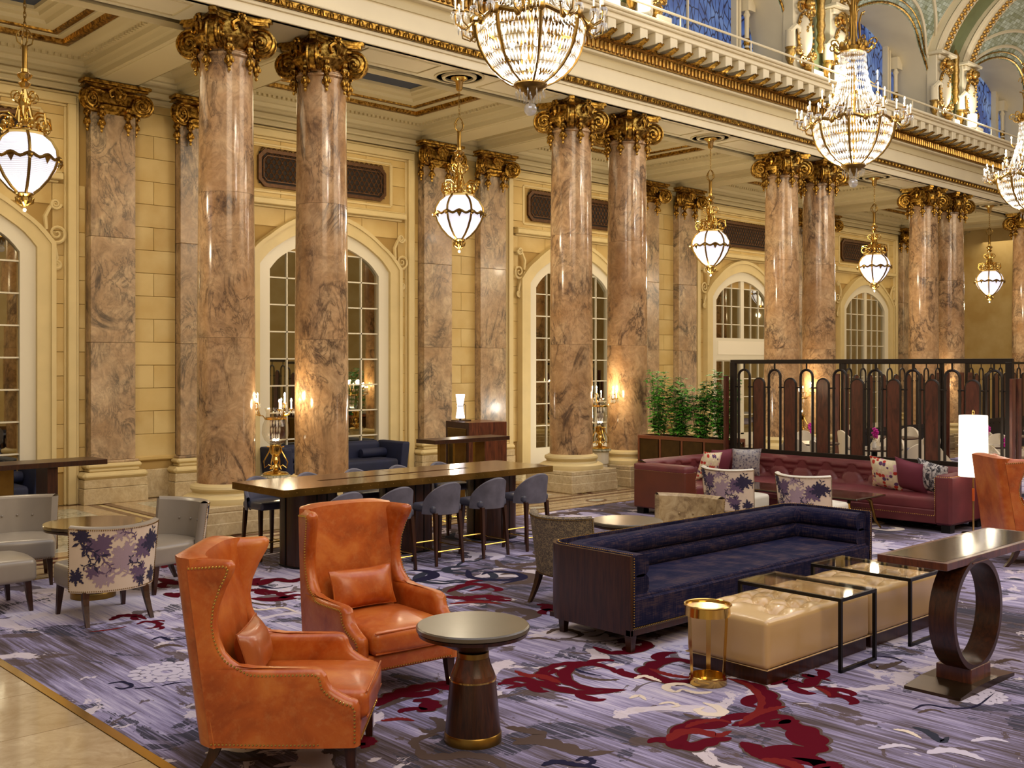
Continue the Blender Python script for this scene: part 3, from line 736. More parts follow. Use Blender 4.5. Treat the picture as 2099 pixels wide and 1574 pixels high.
while x < 36.5:
    if mod0 is None:
        mod0 = MB().cbox(-.10, .10, -.36, .02, 0, .20, .008).build('modillion', 'cream_paint', ent, (x, 12.13, 7.73)); mm_ = mod0
        lf = MB().grid(lambda u, v: ((u - .5) * .17 * (1 - .2 * v), .0 - .42 * v, -.005 - .06 * math.sin(PI * v) - .012 * math.cos(u * 4 * PI) + .02 * v), 8, 6)
        lf.grid(lambda u, v: ((u - .5) * .17 * (1 - .2 * v), .0 - .42 * v, .012), 2, 2); leafme = lf.mesh('leaf'); leafme.materials.append(M['gilt'])
    else: mm_ = clone(mod0, ent, (x, 12.13, 7.73))
    l = bpy.data.objects.new('leaf', leafme); COL.objects.link(l); l.parent = mm_; x += .41
rail = MB().tube([(9, 11.78, 8.36), (36, 11.78, 8.36)], .022, 6); x = 10.72 + P_ - 2.2
while x < 36: rail.tube([(x, 11.78, 8.13), (x, 11.78, 8.36)], .014, 5); x += P_ / 3
o = rail.build('hand_rail', 'cream_paint'); tag(o, 'thin cream hand rail running along the top of the cornice below the blue windows', 'rail')

# ---- clerestory, its blue windows and the vault
Rv, A0 = 3.2, math.radians(20)
def Fs(s, off=0.0):      # profile of the court wall: upright to 10.1, then curving in over the court
    if s < 10.1: return (12.5 + off, s)
    th = min((s - 10.1) / Rv, math.radians(66)); return (12.5 + off - Rv * (math.cos(A0) - math.cos(A0 + th)), 10.1 + Rv * (math.sin(A0 + th) - math.sin(A0)))
SM = 10.1 + Rv * math.radians(66)
hw = 2.36
def za(x, g=0.0): return 8.85 + (1.85 + g) * math.sqrt(max(0, 1 - (x / (hw + g)) ** 2)) if abs(x) < hw + g else 8.13
for k in range(0, 4):
    bx = 10.72 + P_ * k; v = sroot('wall_court_%d' % (k + 1)) if False else None
    cr = struct('wall_court', MB().box(bx - 3.265, bx + 3.265, 13.42, 13.5, 8.1, 12.5), 'cream_paint', smooth=0)
    xs = [-3.265, -2.9, -2.6, -hw - .001] + [-hw + .02 + (2 * hw - .04) * i / 28 for i in range(29)] + [hw + .001, 2.6, 2.9, 3.265]
    mb = MB(); tl_ = MB(); uv = []
    for i in range(len(xs) - 1):
        xa, xb = xs[i], xs[i + 1]; inside = abs((xa + xb) / 2) < hw
        a0_, b0_ = (za(xa), za(xb)) if inside else (8.13, 8.13)
        if inside and abs(xa) >= hw: a0_ = 8.85
        if inside and abs(xb) >= hw: b0_ = 8.85
        n = 16; vs = []
        for j in range(n + 1):
            for (xx, s0) in ((xa, a0_), (xb, b0_)):
                s = s0 + (SM - s0) * j / n; Y, Z = Fs(s); vs.append((bx + xx, Y, Z))
        tgt = tl_ if inside and abs((xa + xb) / 2) < 2.25 else mb
        tgt.add(vs, [(2 * j, 2 * j + 1, 2 * j + 3, 2 * j + 2) for j in range(n)])
    mb.build('spandrel', 'cream_paint', cr)
    to = tl_.build('mosaic_vault', 'vault_tiles', cr); uvl = to.data.uv_layers.new(name='uv')
    for lp in to.data.loops:
        p = to.data.vertices[lp.vertex_index].co; uvl.data[lp.index].uv = (p.x, p.z + (12.5 - p.y))
    rv = MB(); N = 30
    def rev(u, w_):
        x = -hw + 2 * hw * u
        x = hw * math.sin(-PI / 2 + PI * u); z = 8.85 + 1.85 * math.cos(-PI / 2 + PI * u); Y, Z = Fs(z); return (bx + x, Y + (13.42 - Y) * w_, Z)
    rv.grid(rev, 36, 3)
    for s_ in (-1, 1): rv.box(bx + s_ * hw - .01, bx + s_ * hw + .01, 12.5, 13.42, 8.13, 8.86)
    rv.build('arch_reveal', 'cream_paint', cr)
    tr = MB()
    for g_, r_ in ((.05, .03), (.2, .02)):
        pts = []
        for i in range(41):
            a = -PI / 2 + PI * i / 40; x = (hw + g_) * math.sin(a); z = 8.85 + (1.85 + g_) * math.cos(a); Y, Z = Fs(z, -.02); pts.append((bx + x, Y, Z))
        tr.tube([(pts[0][0], pts[0][1], 8.15)] + pts + [(pts[-1][0], pts[-1][1], 8.15)], r_, 5)
    tr.build('gilt_moulding', 'gilt', cr)
    for g_ in (.34, .75):
        pts = []
        for i in range(31):
            a = -PI / 2 * .8 + PI * .8 * i / 30; x = (hw + g_) * math.sin(a) * .93; z = 8.85 + (1.85 + g_ * 1.1) * math.cos(a); Y, Z = Fs(z, -.03); pts.append((bx + x, Y, Z))
        MB().tube(pts, .045, 5).build('vault_rib', 'cream_paint', cr)
    wn = struct('window_%d' % (k + 1), MB().grid(lambda u, w_: (bx + 2.34 * math.sin(-PI / 2 + PI * u), 13.34, 8.13 + (8.85 + 1.83 * math.cos(-PI / 2 + PI * u) - 8.13) * w_), 36, 2), 'stained_blue')
    fm = MB()
    for s_ in (-1, 1):
        for xx in (1.55, 1.66): fm.box(bx + s_ * xx - .035, bx + s_ * xx + .035, 13.2, 13.34, 8.13, za(xx) + .02)
        fm.lathe([(.05, 8.13), (.05, 9.55), (.075, 9.6), (.05, 9.66), (.04, 9.7)], 10, cx=bx + s_ * 1.78, cy=13.12)
        fm.box(bx + s_ * 1.9 - .16, bx + s_ * 1.9 + .1, 13.05, 13.34, 9.7, 10.0)
    fm.box(bx - .02, bx + .02, 13.3, 13.34, 8.13, 10.68)
    fm.build('window_frame', 'cream_paint', wn)
    gd = MB()
    for s_ in (-1, 1):
        for z in (8.75, 8.95): gd.lathe([(.06, z), (.07, z + .02), (.07, z + .13), (.06, z + .15)], 10, cx=bx + s_ * 1.78, cy=13.12)
    gd.build('post_collar', 'gilt', wn)
# pier pairs with cartouches and ribs
cart = None
for k in range(1, 5):
    for ab in (0, 1):
        x = (XA, XB)[ab][k]
        if cart is None:
            t = thing('wall_cartouche', '', 'cartouche', (x, 12.45, 8.13), 0, 'gilt cartouches on the upper piers')
            MB().cbox(-.36, .36, -.22, .05, 0, 1.85, .02).build('pier', 'cream_paint', t)
            MB().cbox(-.42, .42, -.40, .05, 1.85, 1.93, .015).cbox(-.34, .34, -.30, .05, 1.72, 1.85, .03).build('pier_cap', 'cream_paint', t)
            sh = MB().grid(lambda u, v: (.24 * math.sin(u * 2 * PI) * v, -.26 - .13 * math.sqrt(max(0, 1 - v * v)), .98 + .45 * math.cos(u * 2 * PI) * v), 20, 6, wrap=True); sh.build('shield', 'cream_paint', t)
            gl_ = MB(); gl_.tube([(.255 * math.sin(a * PI / 12), -.27, .98 + .48 * math.cos(a * PI / 12)) for a in range(24)], .03, 5, closed=True)
            for a in range(24): gl_.ball((.27 * math.sin(a * PI / 12), -.31, .98 + .49 * math.cos(a * PI / 12)), .028, 4)
            for s_ in (-1, 1):
                for (cx, cz, r0, hd) in ((.22, 1.52, .13, -s_), (.16, .42, .11, s_), (.3, .62, .08, s_)):
                    sp = spiral(s_ * cx, cz, r0, 1.6, 20, hd, PI / 2 * (1 + s_)); gl_.tube([(a, -.3 - .03 * t_, b) for a, b, t_ in sp], [.035 * (1 - .5 * t_) for a, b, t_ in sp], 5)
            gl_.ball((0, -.38, 1.62), .13, 6, sz=.9)
            for a in range(7): gl_.ball((.17 * math.cos(a * PI / 6), -.33, 1.64 + .12 * math.sin(a * PI / 6)), .05, 4)
            gl_.ball((0, -.36, .33), .12, 6); gl_.ball((0, -.36, .17), .08, 5)
            for i in range(6): gl_.ball((.08 * math.sin(i), -.37, 1.4 - .07 * i), .04, 4)
            gl_.build('gilt_frame', 'gold_leaf', t)
            ur = MB().lathe([(.02, .25), (.07, .27), (.05, .32), (.10, .42), (.12, .55), (.10, .62), (.12, .66)], 10, cx=-.45, cy=-.2); ur.build('gilt_cup', 'gold_leaf', t)
            MB().lathe([(.10, .66), (.10, 1.0), (.11, 1.02)], 12, cx=-.45, cy=-.2).tube([(-.5, -.22, .98), (-.42, -.3, 1.1), (-.3, -.32, 1.08), (-.26, -.3, .95)], [.06, .07, .05, .02], 6).build('horn', 'cream_paint', t)
            cart = t
        else: t = dup(cart, (x, 12.45, 8.13))
        t['label'] = '%s gilt cartouche of the upper pier pair above the %s column pair' % (('left', 'right')[ab], ordn[k])
        # ribs
        pts = [Fs(10.08 + (SM - 10.08) * i / 16, -.28) for i in range(17)]
        rbm = MB(); rbm.grid(lambda u, v: (x - .3 + .6 * u, *(lambda q: (q[0], q[1] - .02))(Fs(10.06 + (SM - 10.06) * v, -.30 + (.10 if u in (0, 1) else 0)))), 6, 16)
        for s_ in (-1, 1):
            rbm.grid(lambda u, v: (x + s_ * .3, Fs(10.06 + (SM - 10.06) * v, -.2 + .25 * u)[0], Fs(10.06 + (SM - 10.06) * v)[1]), 1, 16)
            rbm.tube([(x + s_ * .2, p[0], p[1]) for p in pts], .035, 5); rbm.tube([(x + s_ * .28, p[0] + .04, p[1]) for p in pts], .03, 5)
        rr = struct('trim_%d' % (3 + 2 * k + ab), rbm, 'cream_paint')
        gr_ = MB()
        for i in range(60):
            Y, Z = Fs(10.1 + (SM - 10.1) * i / 60, -.33); gr_.ball((x + .06 * (-1) ** i, Y, Z), .055, 4)
            if i % 2 == 0: gr_.ball((x + .26, Y + .06, Z), .03, 4)
        gr_.build('gilt_leafwork', 'gold_leaf', rr)['kind'] = 'stuff'
    xm = (XA[k] + XB[k]) / 2
    gg = MB().grid(lambda u, v: (xm - .45 + .9 * u, *Fs(8.6 + (SM - 8.6) * v, -.06)), 1, 18); struct('trim_%d' % (20 + k), gg, 'green_glass')
    o = MB().lathe([(.05, 8.9), (.09, 9.0), (.06, 9.1), (.1, 9.2), (.07, 9.35), (.1, 9.5), (.08, 9.62), (.1, 9.75), (.08, 9.9), (.1, 10.1), (.02, 10.3)], 12, cx=xm, cy=12.25).build('gilt_pendant', 'gold_leaf')
    tag(o, 'gilt carved pendant between upper cartouches above the %s column pair' % ordn[k], 'ornament', 'gilt pendants between the cartouches')
    light('cartouche_light', 'POINT', (xm, 11.6, 8.7), 70, (1, .94, .84), .12)
bx0 = None
for k in range(1, 4):
    for j, dx in enumerate((-.55, 1.0)):
        xm = (XA[k] + XB[k]) / 2 + dx * .9
        if bx0 is None: bx0 = MB().cbox(-.20, .20, -.0, .2, 0, .26, .01).build('ledge_box', 'cream_paint', None, (xm, 12.0, 8.13)); b = bx0; tag(b, '', 'box', 'cream boxes on the cornice ledge')  # plain box on the ledge, holds no lamp
        else: b = bx0.copy(); COL.objects.link(b); b.location = (xm, 12.0, 8.13)
        b['label'] = 'cream box on cornice ledge, %s of the cartouches above the %s column pair' % (('left', 'right')[j], ordn[k])
sp0 = None
for k in range(0, 3):
    x = XB[k + 1] - .42
    if sp0 is None:
        sp0 = thing('loudspeaker', '', 'speaker', (x, 11.98, 8.13), .5, 'speakers on the cornice ledge')
        MB().rb(0, 0, .32, .26, .24, .38, .04, 2).build('cabinet', 'speaker_grey', sp0); MB().box(-.1, .1, -.125, -.118, .16, .48).build('speaker_front', 'linen', sp0, smooth=0); MB().tube([(0, 0, 0), (0, 0, .15)], .02, 6).build('foot', 'speaker_grey', sp0)
        s_ = sp0
    else: s_ = dup(sp0, (x, 11.98, 8.13), .5)
    s_['label'] = 'pale grey loudspeaker on the cornice ledge above the %s column pair' % ordn[k + 1]
# far end wall and the unseen near side of the court
we = struct('wall_end', MB().box(37, 37.3, 8, 17.2, 0, 12.5), 'wall_stone', smooth=0)
MB().box(36.93, 37, 14.2, 14.75, 0, 6.0).build('dark_screen', 'grille_dark', we, smooth=0)
struct('wall_front', MB().box(-8, 44, -9.3, -9, 0, 10), 'wall_stone', smooth=0)
struct('wall_far', MB().box(44, 44.3, -9, 9, 0, 12), 'wall_stone', smooth=0)
# ================================================================= furniture
def lerp_tab(tab, z):
    if z <= tab[0][0]: return tab[0][1]
    for (a, b), (c, d) in zip(tab, tab[1:]):
        if z <= c: return b + (d - b) * (z - a) / max(1e-9, c - a)
    return tab[-1][1]
def head(dx, dy): return math.atan2(dy, dx) - PI / 2
def leg_mb(x0, y0, z0, x1, y1, s0, s1, z1=0.0, bow=0.0):   # tapering leg from the top (x0, y0, z0) to the foot (x1, y1)
    mb = MB(); n = 5; vs = []
    for i in range(n + 1):
        t = i / n; s = s0 + (s1 - s0) * t; cx = x0 + (x1 - x0) * t; cy = y0 + (y1 - y0) * t ** (1 + bow); z = z0 + (z1 - z0) * t
        for (a, b) in ((-1, -1), (1, -1), (1, 1), (-1, 1)): vs.append((cx + a * s / 2, cy + b * s / 2, z))
    fs = [(4 * j + q, 4 * j + (q + 1) % 4, 4 * j + 4 + (q + 1) % 4, 4 * j + 4 + q) for j in range(n) for q in range(4)] + [(0, 1, 2, 3), (4 * n + 3, 4 * n + 2, 4 * n + 1, 4 * n)]
    return mb.add(vs, fs)
def resample(pts, step):
    out = []; acc = 0.0; P = [Vector(p) for p in pts]
    for a, b in zip(P, P[1:]):
        L = (b - a).length; s = -acc
        while s + step <= L: s += step; out.append(a + (b - a) * (s / L)) if L > 0 else None
        acc = L - s
    return out
def nails(pts, step, r, nrm=None):
    mb = MB()
    for p in resample(pts, step): mb.ball(tuple(p), r, 4)
    return mb
# ---- wing chair
OUT = [(.41, .19), (.41, .385), (.395, .425), (.36, .437), (.328, .453), (.27, .487), (.245, .53), (.234, .565), (.215, .588), (.17, .597), (-.10, .590), (-.17, .592), (-.208, .606), (-.25, .632), (-.288, .67), (-.318, .74), (-.33, .82),
       (-.318, .905), (-.28, 1.0), (-.24, 1.075), (-.225, 1.115), (-.24, 1.145), (-.275, 1.152), (-.40, 1.142), (-.545, 1.132)]
FZ = sorted([(z, y) for y, z in OUT[:22]] )
FZ = [(.19, .41), (.385, .41), (.425, .395), (.437, .36), (.453, .328), (.487, .27), (.53, .245), (.565, .234), (.585, .215), (.592, .17), (.595, -.12), (.606, -.208), (.632, -.25), (.67, -.288), (.74, -.318), (.82, -.33), (.905, -.318), (1.0, -.28), (1.075, -.24), (1.115, -.225), (1.14, -.235), (1.15, -.262)]
def rear(z): return -.413 - .13 * (z - .2) / .91
def segdist(p, a, b):
    ax, ay = a; bx_, by = b; px, py = p; dx, dy = bx_ - ax, by - ay; t = max(0, min(1, ((px - ax) * dx + (py - ay) * dy) / (dx * dx + dy * dy))); return math.hypot(px - ax - t * dx, py - ay - t * dy)
OUTC = OUT + [(rear(1.132), 1.132), (rear(.2), .2)]
def wing_side(sg):
    T, r_ = .047, .04; rows = [.19, .25, .31, .36, .385, .41, .425, .432, .437, .445, .453, .47, .487, .51, .53, .55, .565, .576, .585, .589, .592, .594, .596, .601, .606, .618, .632, .65, .67, .70, .74, .78, .82, .86, .905, .95, 1.0, 1.04, 1.075, 1.1, 1.12, 1.135, 1.145, 1.15]
    cs = [0, .01, .03, .06, .1, .2, .35, .5, .65, .78, .87, .93, .965, .985, 1]
    def pt(z, t, side):
        f = lerp_tab(FZ, z); b = rear(z) + .06; y = b + (f - b) * t
        d = min(segdist((y, z), p, q) for p, q in zip(OUT, OUT[1:]))
        if t == 1 or z == rows[-1]: d = 0
        k = math.sqrt(max(0, 1 - (1 - min(d / r_, 1)) ** 2)); hgt = (z - .2) / .95
        # the wings curl in towards the back, the arms bulge a little outwards
        xc = .355 - .045 * max(0, min(1, (-y - .22) / .3)) * hgt + .012 * math.sin(PI * min(1, max(0, (y + .3) / .7))) - .02 * (1 - hgt) * .4 + (.025 * max(0, hgt - .6) / .4 * max(0, min(1, (y + .45) / .2)))
        return (sg * (xc + side * T * k), y, z)
    mb = MB(); n = len(cs)
    vo = [pt(z, t, 1) for z in rows for t in cs]; vi = [pt(z, t, -1) for z in rows for t in cs]; k = len(vo); fs = []
    for j in range(len(rows) - 1):
        for i in range(n - 1):
            a, b, c, d = j * n + i, j * n + i + 1, (j + 1) * n + i + 1, (j + 1) * n + i; fs += [(a, b, c, d), (a + k, d + k, c + k, b + k)]
        for e in (0, n - 1): fs.append((j * n + e, (j + 1) * n + e, (j + 1) * n + e + k, j * n + e + k))
    fs.append(tuple(range(n)) + tuple(range(k + n - 1, k - 1, -1)))
    if sg < 0: fs = [f[::-1] for f in fs]
    return mb.add(vo + vi, fs), pt
def wing_chair(label):
    t = thing('wing_chair', label, 'armchair', (0, 0, 0), 0, 'orange leather wing chairs')
    for sg in (1, -1):
        mb, pt = wing_side(sg); mb.build('arm_and_wing', 'orange_leather', t, smooth=60)
        # nail line: the outline drawn in by 3 cm on the outer face
        line = []
        IN = [(.385, .20), (.385, .375), (.37, .405), (.32, .42), (.25, .458), (.215, .50), (.205, .55), (.18, .567), (-.12, .562), (-.19, .566), (-.235, .585), (-.285, .63), (-.322, .68), (-.348, .745), (-.36, .82), (-.348, .915), (-.31, 1.01), (-.272, 1.08), (-.262, 1.112), (-.285, 1.122), (-.40, 1.112), (-.53, 1.102)]
        for y, z in IN:
            b = rear(z); f = lerp_tab(FZ, z); tt = max(.001, min(.999, (y - b) / (f - b))); p = pt(z, tt, 1); line.append((p[0] + sg * .001, p[1], p[2]))
        low = [(pt(.205, tt, 1)[0], pt(.205, tt, 1)[1], .208) for tt in (.999, .7, .4, .1, .001)]
        nm = nails(line, .0195, .0068); nm.v += []; o = nails(low, .0195, .0068); nm.add(o.v, o.f); nm.build('nailheads', 'brass', t)
    # back: leaning, slightly concave inside, filled out towards the wings
    def inner(u, v):
        x = -.345 + .69 * u; z = .2 + .952 * v; hg = v; e = abs(2 * u - 1)
        y = rear(z) + .115 + .05 * e ** 5 + .02 * math.sin(PI * v) * (1 - e * e); zz = z + .012 * (1 - e * e) * (v > .99)
        return (x * (1 - .08 * hg), y, zz)
    def outer(u, v):
        e = abs(2 * u - 1); z = .19 + .965 * v; hwd = .398 - .034 * v; return ((2 * u - 1) * hwd, rear(z) - .022 + .10 * max(0, (e - .72) / .28) ** 2.2, z - .004 * max(0, (e - .8) / .2))
    b = MB(); b.grid(lambda u, v: inner(1 - u, v), 16, 14); b.grid(outer, 28, 14)
    b.grid(lambda u, v: tuple(Vector(inner(1 - u, 1)).lerp(Vector(outer(1 - u, 1)), v) + Vector((0, 0, .02 * math.sin(PI * v) * (1 - abs(2 * u - 1) ** 6)))), 16, 5)
    for e in (0, 1): b.grid(lambda u, v: tuple(Vector(inner(e, v)).lerp(Vector(outer(1 - e if False else e, v)), u)), 3, 10)
    b.build('back', 'orange_leather', t, smooth=60)
    MB().rb(0, .36, .245, .66, .09, .11, .02, 4).rb(0, 0, .24, .66, .7, .07, .02, 3).build('front_rail', 'orange_leather', t)
    fr_n = nails([(-.33, .407, .208), (.33, .407, .208)], .0195, .0065); fr_n.build('nailheads', 'brass', t)
    def puff(p):
        u, v = p.x / .30, (p.y - .08) / .33; k = max(0, 1 - u * u) * max(0, 1 - v * v)
        return Vector((p.x, p.y + (.012 * (1 - u * u) if p.y > .3 else 0), p.z + (.03 * k if p.z > .40 else 0)))
    MB().rb(0, .10, .375, .60, .68, .155, .045, 8, fn=puff, m=(10, 10, 3)).build('seat_cushion', 'orange_leather', t, smooth=60)
    MB().tube([(-.285, .435, .445), (.285, .435, .445)], .006, 5).tube([(-.285, .437, .315), (.285, .437, .315)], .006, 5).build('piping', 'orange_leather', t)
    for sg in (-1, 1):
        leg_mb(sg * .325, .355, .2, sg * .335, .365, .062, .038).build('leg', 'dark_wood', t, smooth=0)
        leg_mb(sg * .31, -.34, .2, sg * .315, -.46, .062, .04, bow=.8).build('leg', 'dark_wood', t, smooth=0)
    return t
wc = wing_chair('orange leather wing chair nearest the marble floor, turned side-on with its back to the left')
wc.location = (3.083, 5.067, 0); wc.rotation_euler = (0, 0, head(.7325, -.681))
dup(wc, (4.25, 5.90, 0), head(-.09, -.995), 'orange leather wing chair facing forward behind the small drum table')
dup(wc, (12.08, 4.59, 0), head(.72, -.69), 'orange leather wing chair beside the tall white floor lamp, cut by the photo edge')
def pillow(name, mat, w_, h_, d_, label, grp, M4, piping=None, cat='cushion'):
    n = 16; mb = MB()
    def f(sd):
        def g(u, v):
            a, b = 2 * u - 1, 2 * v - 1; k = (1 - abs(a) ** 2.8) * (1 - abs(b) ** 2.8); pin = 1 - .07 * (1 - abs(b)) ** 0 * (1 - a * a) * (abs(b) ** 3); pin2 = 1 - .07 * (1 - b * b) * abs(a) ** 3
            return (a * w_ / 2 * pin2, sd * (d_ / 2 * k ** .72 + .004), b * h_ / 2 * pin)
        return g
    mb.grid(f(1), n, n); m2 = MB().grid(f(-1), n, n); mb.add(m2.v, [q[::-1] for q in m2.f])
    o = mb.build(name, mat, None, smooth=70); o.matrix_world = M4; tag(o, label, cat, grp)
    e = [(-1, -1), (1, -1), (1, 1), (-1, 1), (-1, -1)]; pp = []
    for (a, b), (c, d) in zip(e, e[1:]):
        for i in range(8):
            t = i / 8; x, z = a + (c - a) * t, b + (d - b) * t; p = f(0)((x + 1) / 2, (z + 1) / 2); pp.append((p[0], 0, p[2]))
    MB().tube(pp, .006, 5, closed=True).build('piping', piping or mat, o)
    return o
def in_chair(c, loc, rx, rz=0.0):
    return Matrix.Translation(c.location) @ Matrix.Rotation(c.rotation_euler.z, 4, 'Z') @ Matrix.Translation(loc) @ Matrix.Rotation(rz, 4, 'Z') @ Matrix.Rotation(rx, 4, 'X')
wcs = [o for o in bpy.data.objects if o.name.startswith('wing_chair')]
for c, lb in zip(wcs, ('small brown leather lumbar cushion in the side-on wing chair', 'orange leather lumbar cushion in the wing chair that faces forward', 'brown leather cushion in the wing chair beside the floor lamp')):
    pillow('lumbar_cushion', 'brown_leather' if 'brown' in lb else 'orange_leather', .50, .27, .15, lb, 'leather cushions on the wing chairs', in_chair(c, (0, -.225, .60), .30, .04))

# ---- round pedestal tables
def round_table(rt, h, label, loc, big=False, top='table_stone'):
    t = thing('pedestal_table', label, 'table', loc, 0, 'round pedestal tables')
    MB().lathe([(rt - .012, h - .035), (rt, h - .028), (rt, h - .008), (rt - .008, h), (0, h)], 56).build('table_top', top, t)
    MB().lathe([(.07, h - .155), (.10, h - .14), (rt - .05, h - .065), (rt - .012, h - .055), (rt - .008, h - .036), (0, h - .036)], 48).build('under_top', 'dark_wood', t)
    b = .165 if not big else .2
    MB().lathe([(b * .56, h - .185), (b * .56, h - .155), (0, h - .15)], 32).build('brass_collar', 'brass_old', t)
    MB().lathe([(b * .80, h - .30), (b * .72, h - .265), (b * .62, h - .225), (b * .56, h - .186), (0, h - .185)], 32).lathe([(b * .80, h - .305), (b * .8, h - .30), (b * .76, h - .28)], 32).build('neck', 'walnut', t)
    MB().lathe([(b * .82, h - .315), (b * .82, h - .305), (0, h - .304)], 32).build('brass_band', 'brass', t)
    MB().lathe([(b * .97, .055), (b * .80, h - .315), (0, h - .314)], 40).build('pedestal', 'dark_wood', t)
    MB().lathe([(b, 0), (b, .05), (b * .97, .056), (0, .056)], 40).build('brass_foot', 'brass_old', t)
    return t
round_table(.325, .665, 'round drum table with grey stone top between the orange wing chairs', (3.97, 4.60, 0))
round_table(.44, .69, 'larger round table with glossy dark top among the grey leather chairs', (3.85, 9.86, 0), True, 'lacquer')
round_table(.345, .665, 'round table with pale stone top behind the blue sofa', (7.71, 6.68, 0))

# ---- barrel chairs
def leafcluster(mb, cx, cy, r, n, seed, jag=5):
    rr = random.Random(seed)
    for i in range(n):
        a = 2 * PI * i / n + rr.uniform(-.2, .2); L = r * rr.uniform(.7, 1.1); w_ = L * .19; pts = []
        for j in range(9):
            t = j / 8; s = math.sin(PI * t) ** .7 * w_ * (1.15 if j % 2 else .5); pts.append((L * t, s))
        pts = pts + [(p[0], -p[1]) for p in pts[::-1][1:-1]]
        c, s_ = math.cos(a), math.sin(a); vs = [(cx + x * c - y * s_, cy + x * s_ + y * c) for x, y in pts]; mb.append(vs)
    for i in range(3):
        a = rr.uniform(0, 6); mb.append([(cx + r * .22 * math.cos(a) + r * .2 * math.cos(b), cy + r * .22 * math.sin(a) + r * .2 * math.sin(b)) for b in [k * PI / 4 for k in range(8)]])
def sprig(mb, x, y, ang, L, seed):
    rr = random.Random(seed); n = 6; pts = [(x + L * i / n * math.cos(ang + .35 * math.sin(i)), y + L * i / n * math.sin(ang + .35 * math.sin(i))) for i in range(n + 1)]
    for (a, b), (c, d) in zip(pts, pts[1:]):
        q = math.atan2(d - b, c - a); w_ = .004; mb.append([(a - w_ * math.sin(q), b + w_ * math.cos(q)), (c - w_ * math.sin(q), d + w_ * math.cos(q)), (c + w_ * math.sin(q), d - w_ * math.cos(q)), (a + w_ * math.sin(q), b - w_ * math.cos(q))])
        for sgn in (-1, 1):
            p = q + sgn * .9; l = L * rr.uniform(.16, .26); mb.append([(c, d), (c + l * .5 * math.cos(p + .35), d + l * .5 * math.sin(p + .35)), (c + l * math.cos(p), d + l * math.sin(p)), (c + l * .5 * math.cos(p - .35), d + l * .5 * math.sin(p - .35))])
def print_on(surf, polys, W, H, nudge):
    mb = MB()
    for pl in polys:
        cx = sum(p[0] for p in pl) / len(pl); cy = sum(p[1] for p in pl) / len(pl)
        if not (.01 < cx < W - .01 and .01 < cy < H - .01): continue
        pl = [(min(W - .006, max(.006, x)), min(H - .006, max(.006, y))) for x, y in pl]; vs = [surf(cx / W, cy / H, nudge)] + [surf(x / W, y / H, nudge) for x, y in pl]; n = len(pl)
        mb.add(vs, [(0, 1 + i, 1 + (i + 1) % n) for i in range(n)])
    return mb
FLW = []
def floral_sets():
    nav, pur, mau = [], [], []
    leafcluster(nav, .13, .38, .115, 15, 1); leafcluster(nav, .11, .37, .06, 12, 21); leafcluster(nav, .70, .48, .085, 12, 2); leafcluster(nav, .08, .09, .08, 12, 3); leafcluster(nav, .74, .14, .08, 11, 4); leafcluster(nav, .22, .07, .06, 9, 22)
    sprig(nav, .70, .52, -1.8, .30, 5); sprig(nav, .22, .16, .9, .16, 6); sprig(nav, .02, .3, 1.2, .2, 12); sprig(nav, .62, .42, -1.2, .2, 13)
    leafcluster(pur, .22, .34, .12, 13, 7); leafcluster(pur, .57, .40, .12, 14, 8); leafcluster(pur, .24, .14, .10, 13, 9); sprig(pur, .52, .36, -1.5, .2, 23); sprig(pur, .3, .42, 1.0, .16, 10); leafcluster(pur, .62, .18, .08, 8, 15)
    leafcluster(mau, .38, .28, .14, 16, 11); leafcluster(mau, .54, .14, .11, 13, 14); leafcluster(mau, .40, .27, .07, 12, 24); sprig(mau, .36, .36, 1.4, .22, 16); sprig(mau, .3, .12, .2, .3, 17); leafcluster(mau, .42, .48, .07, 7, 18)
    return nav, pur, mau
FLW = floral_sets()
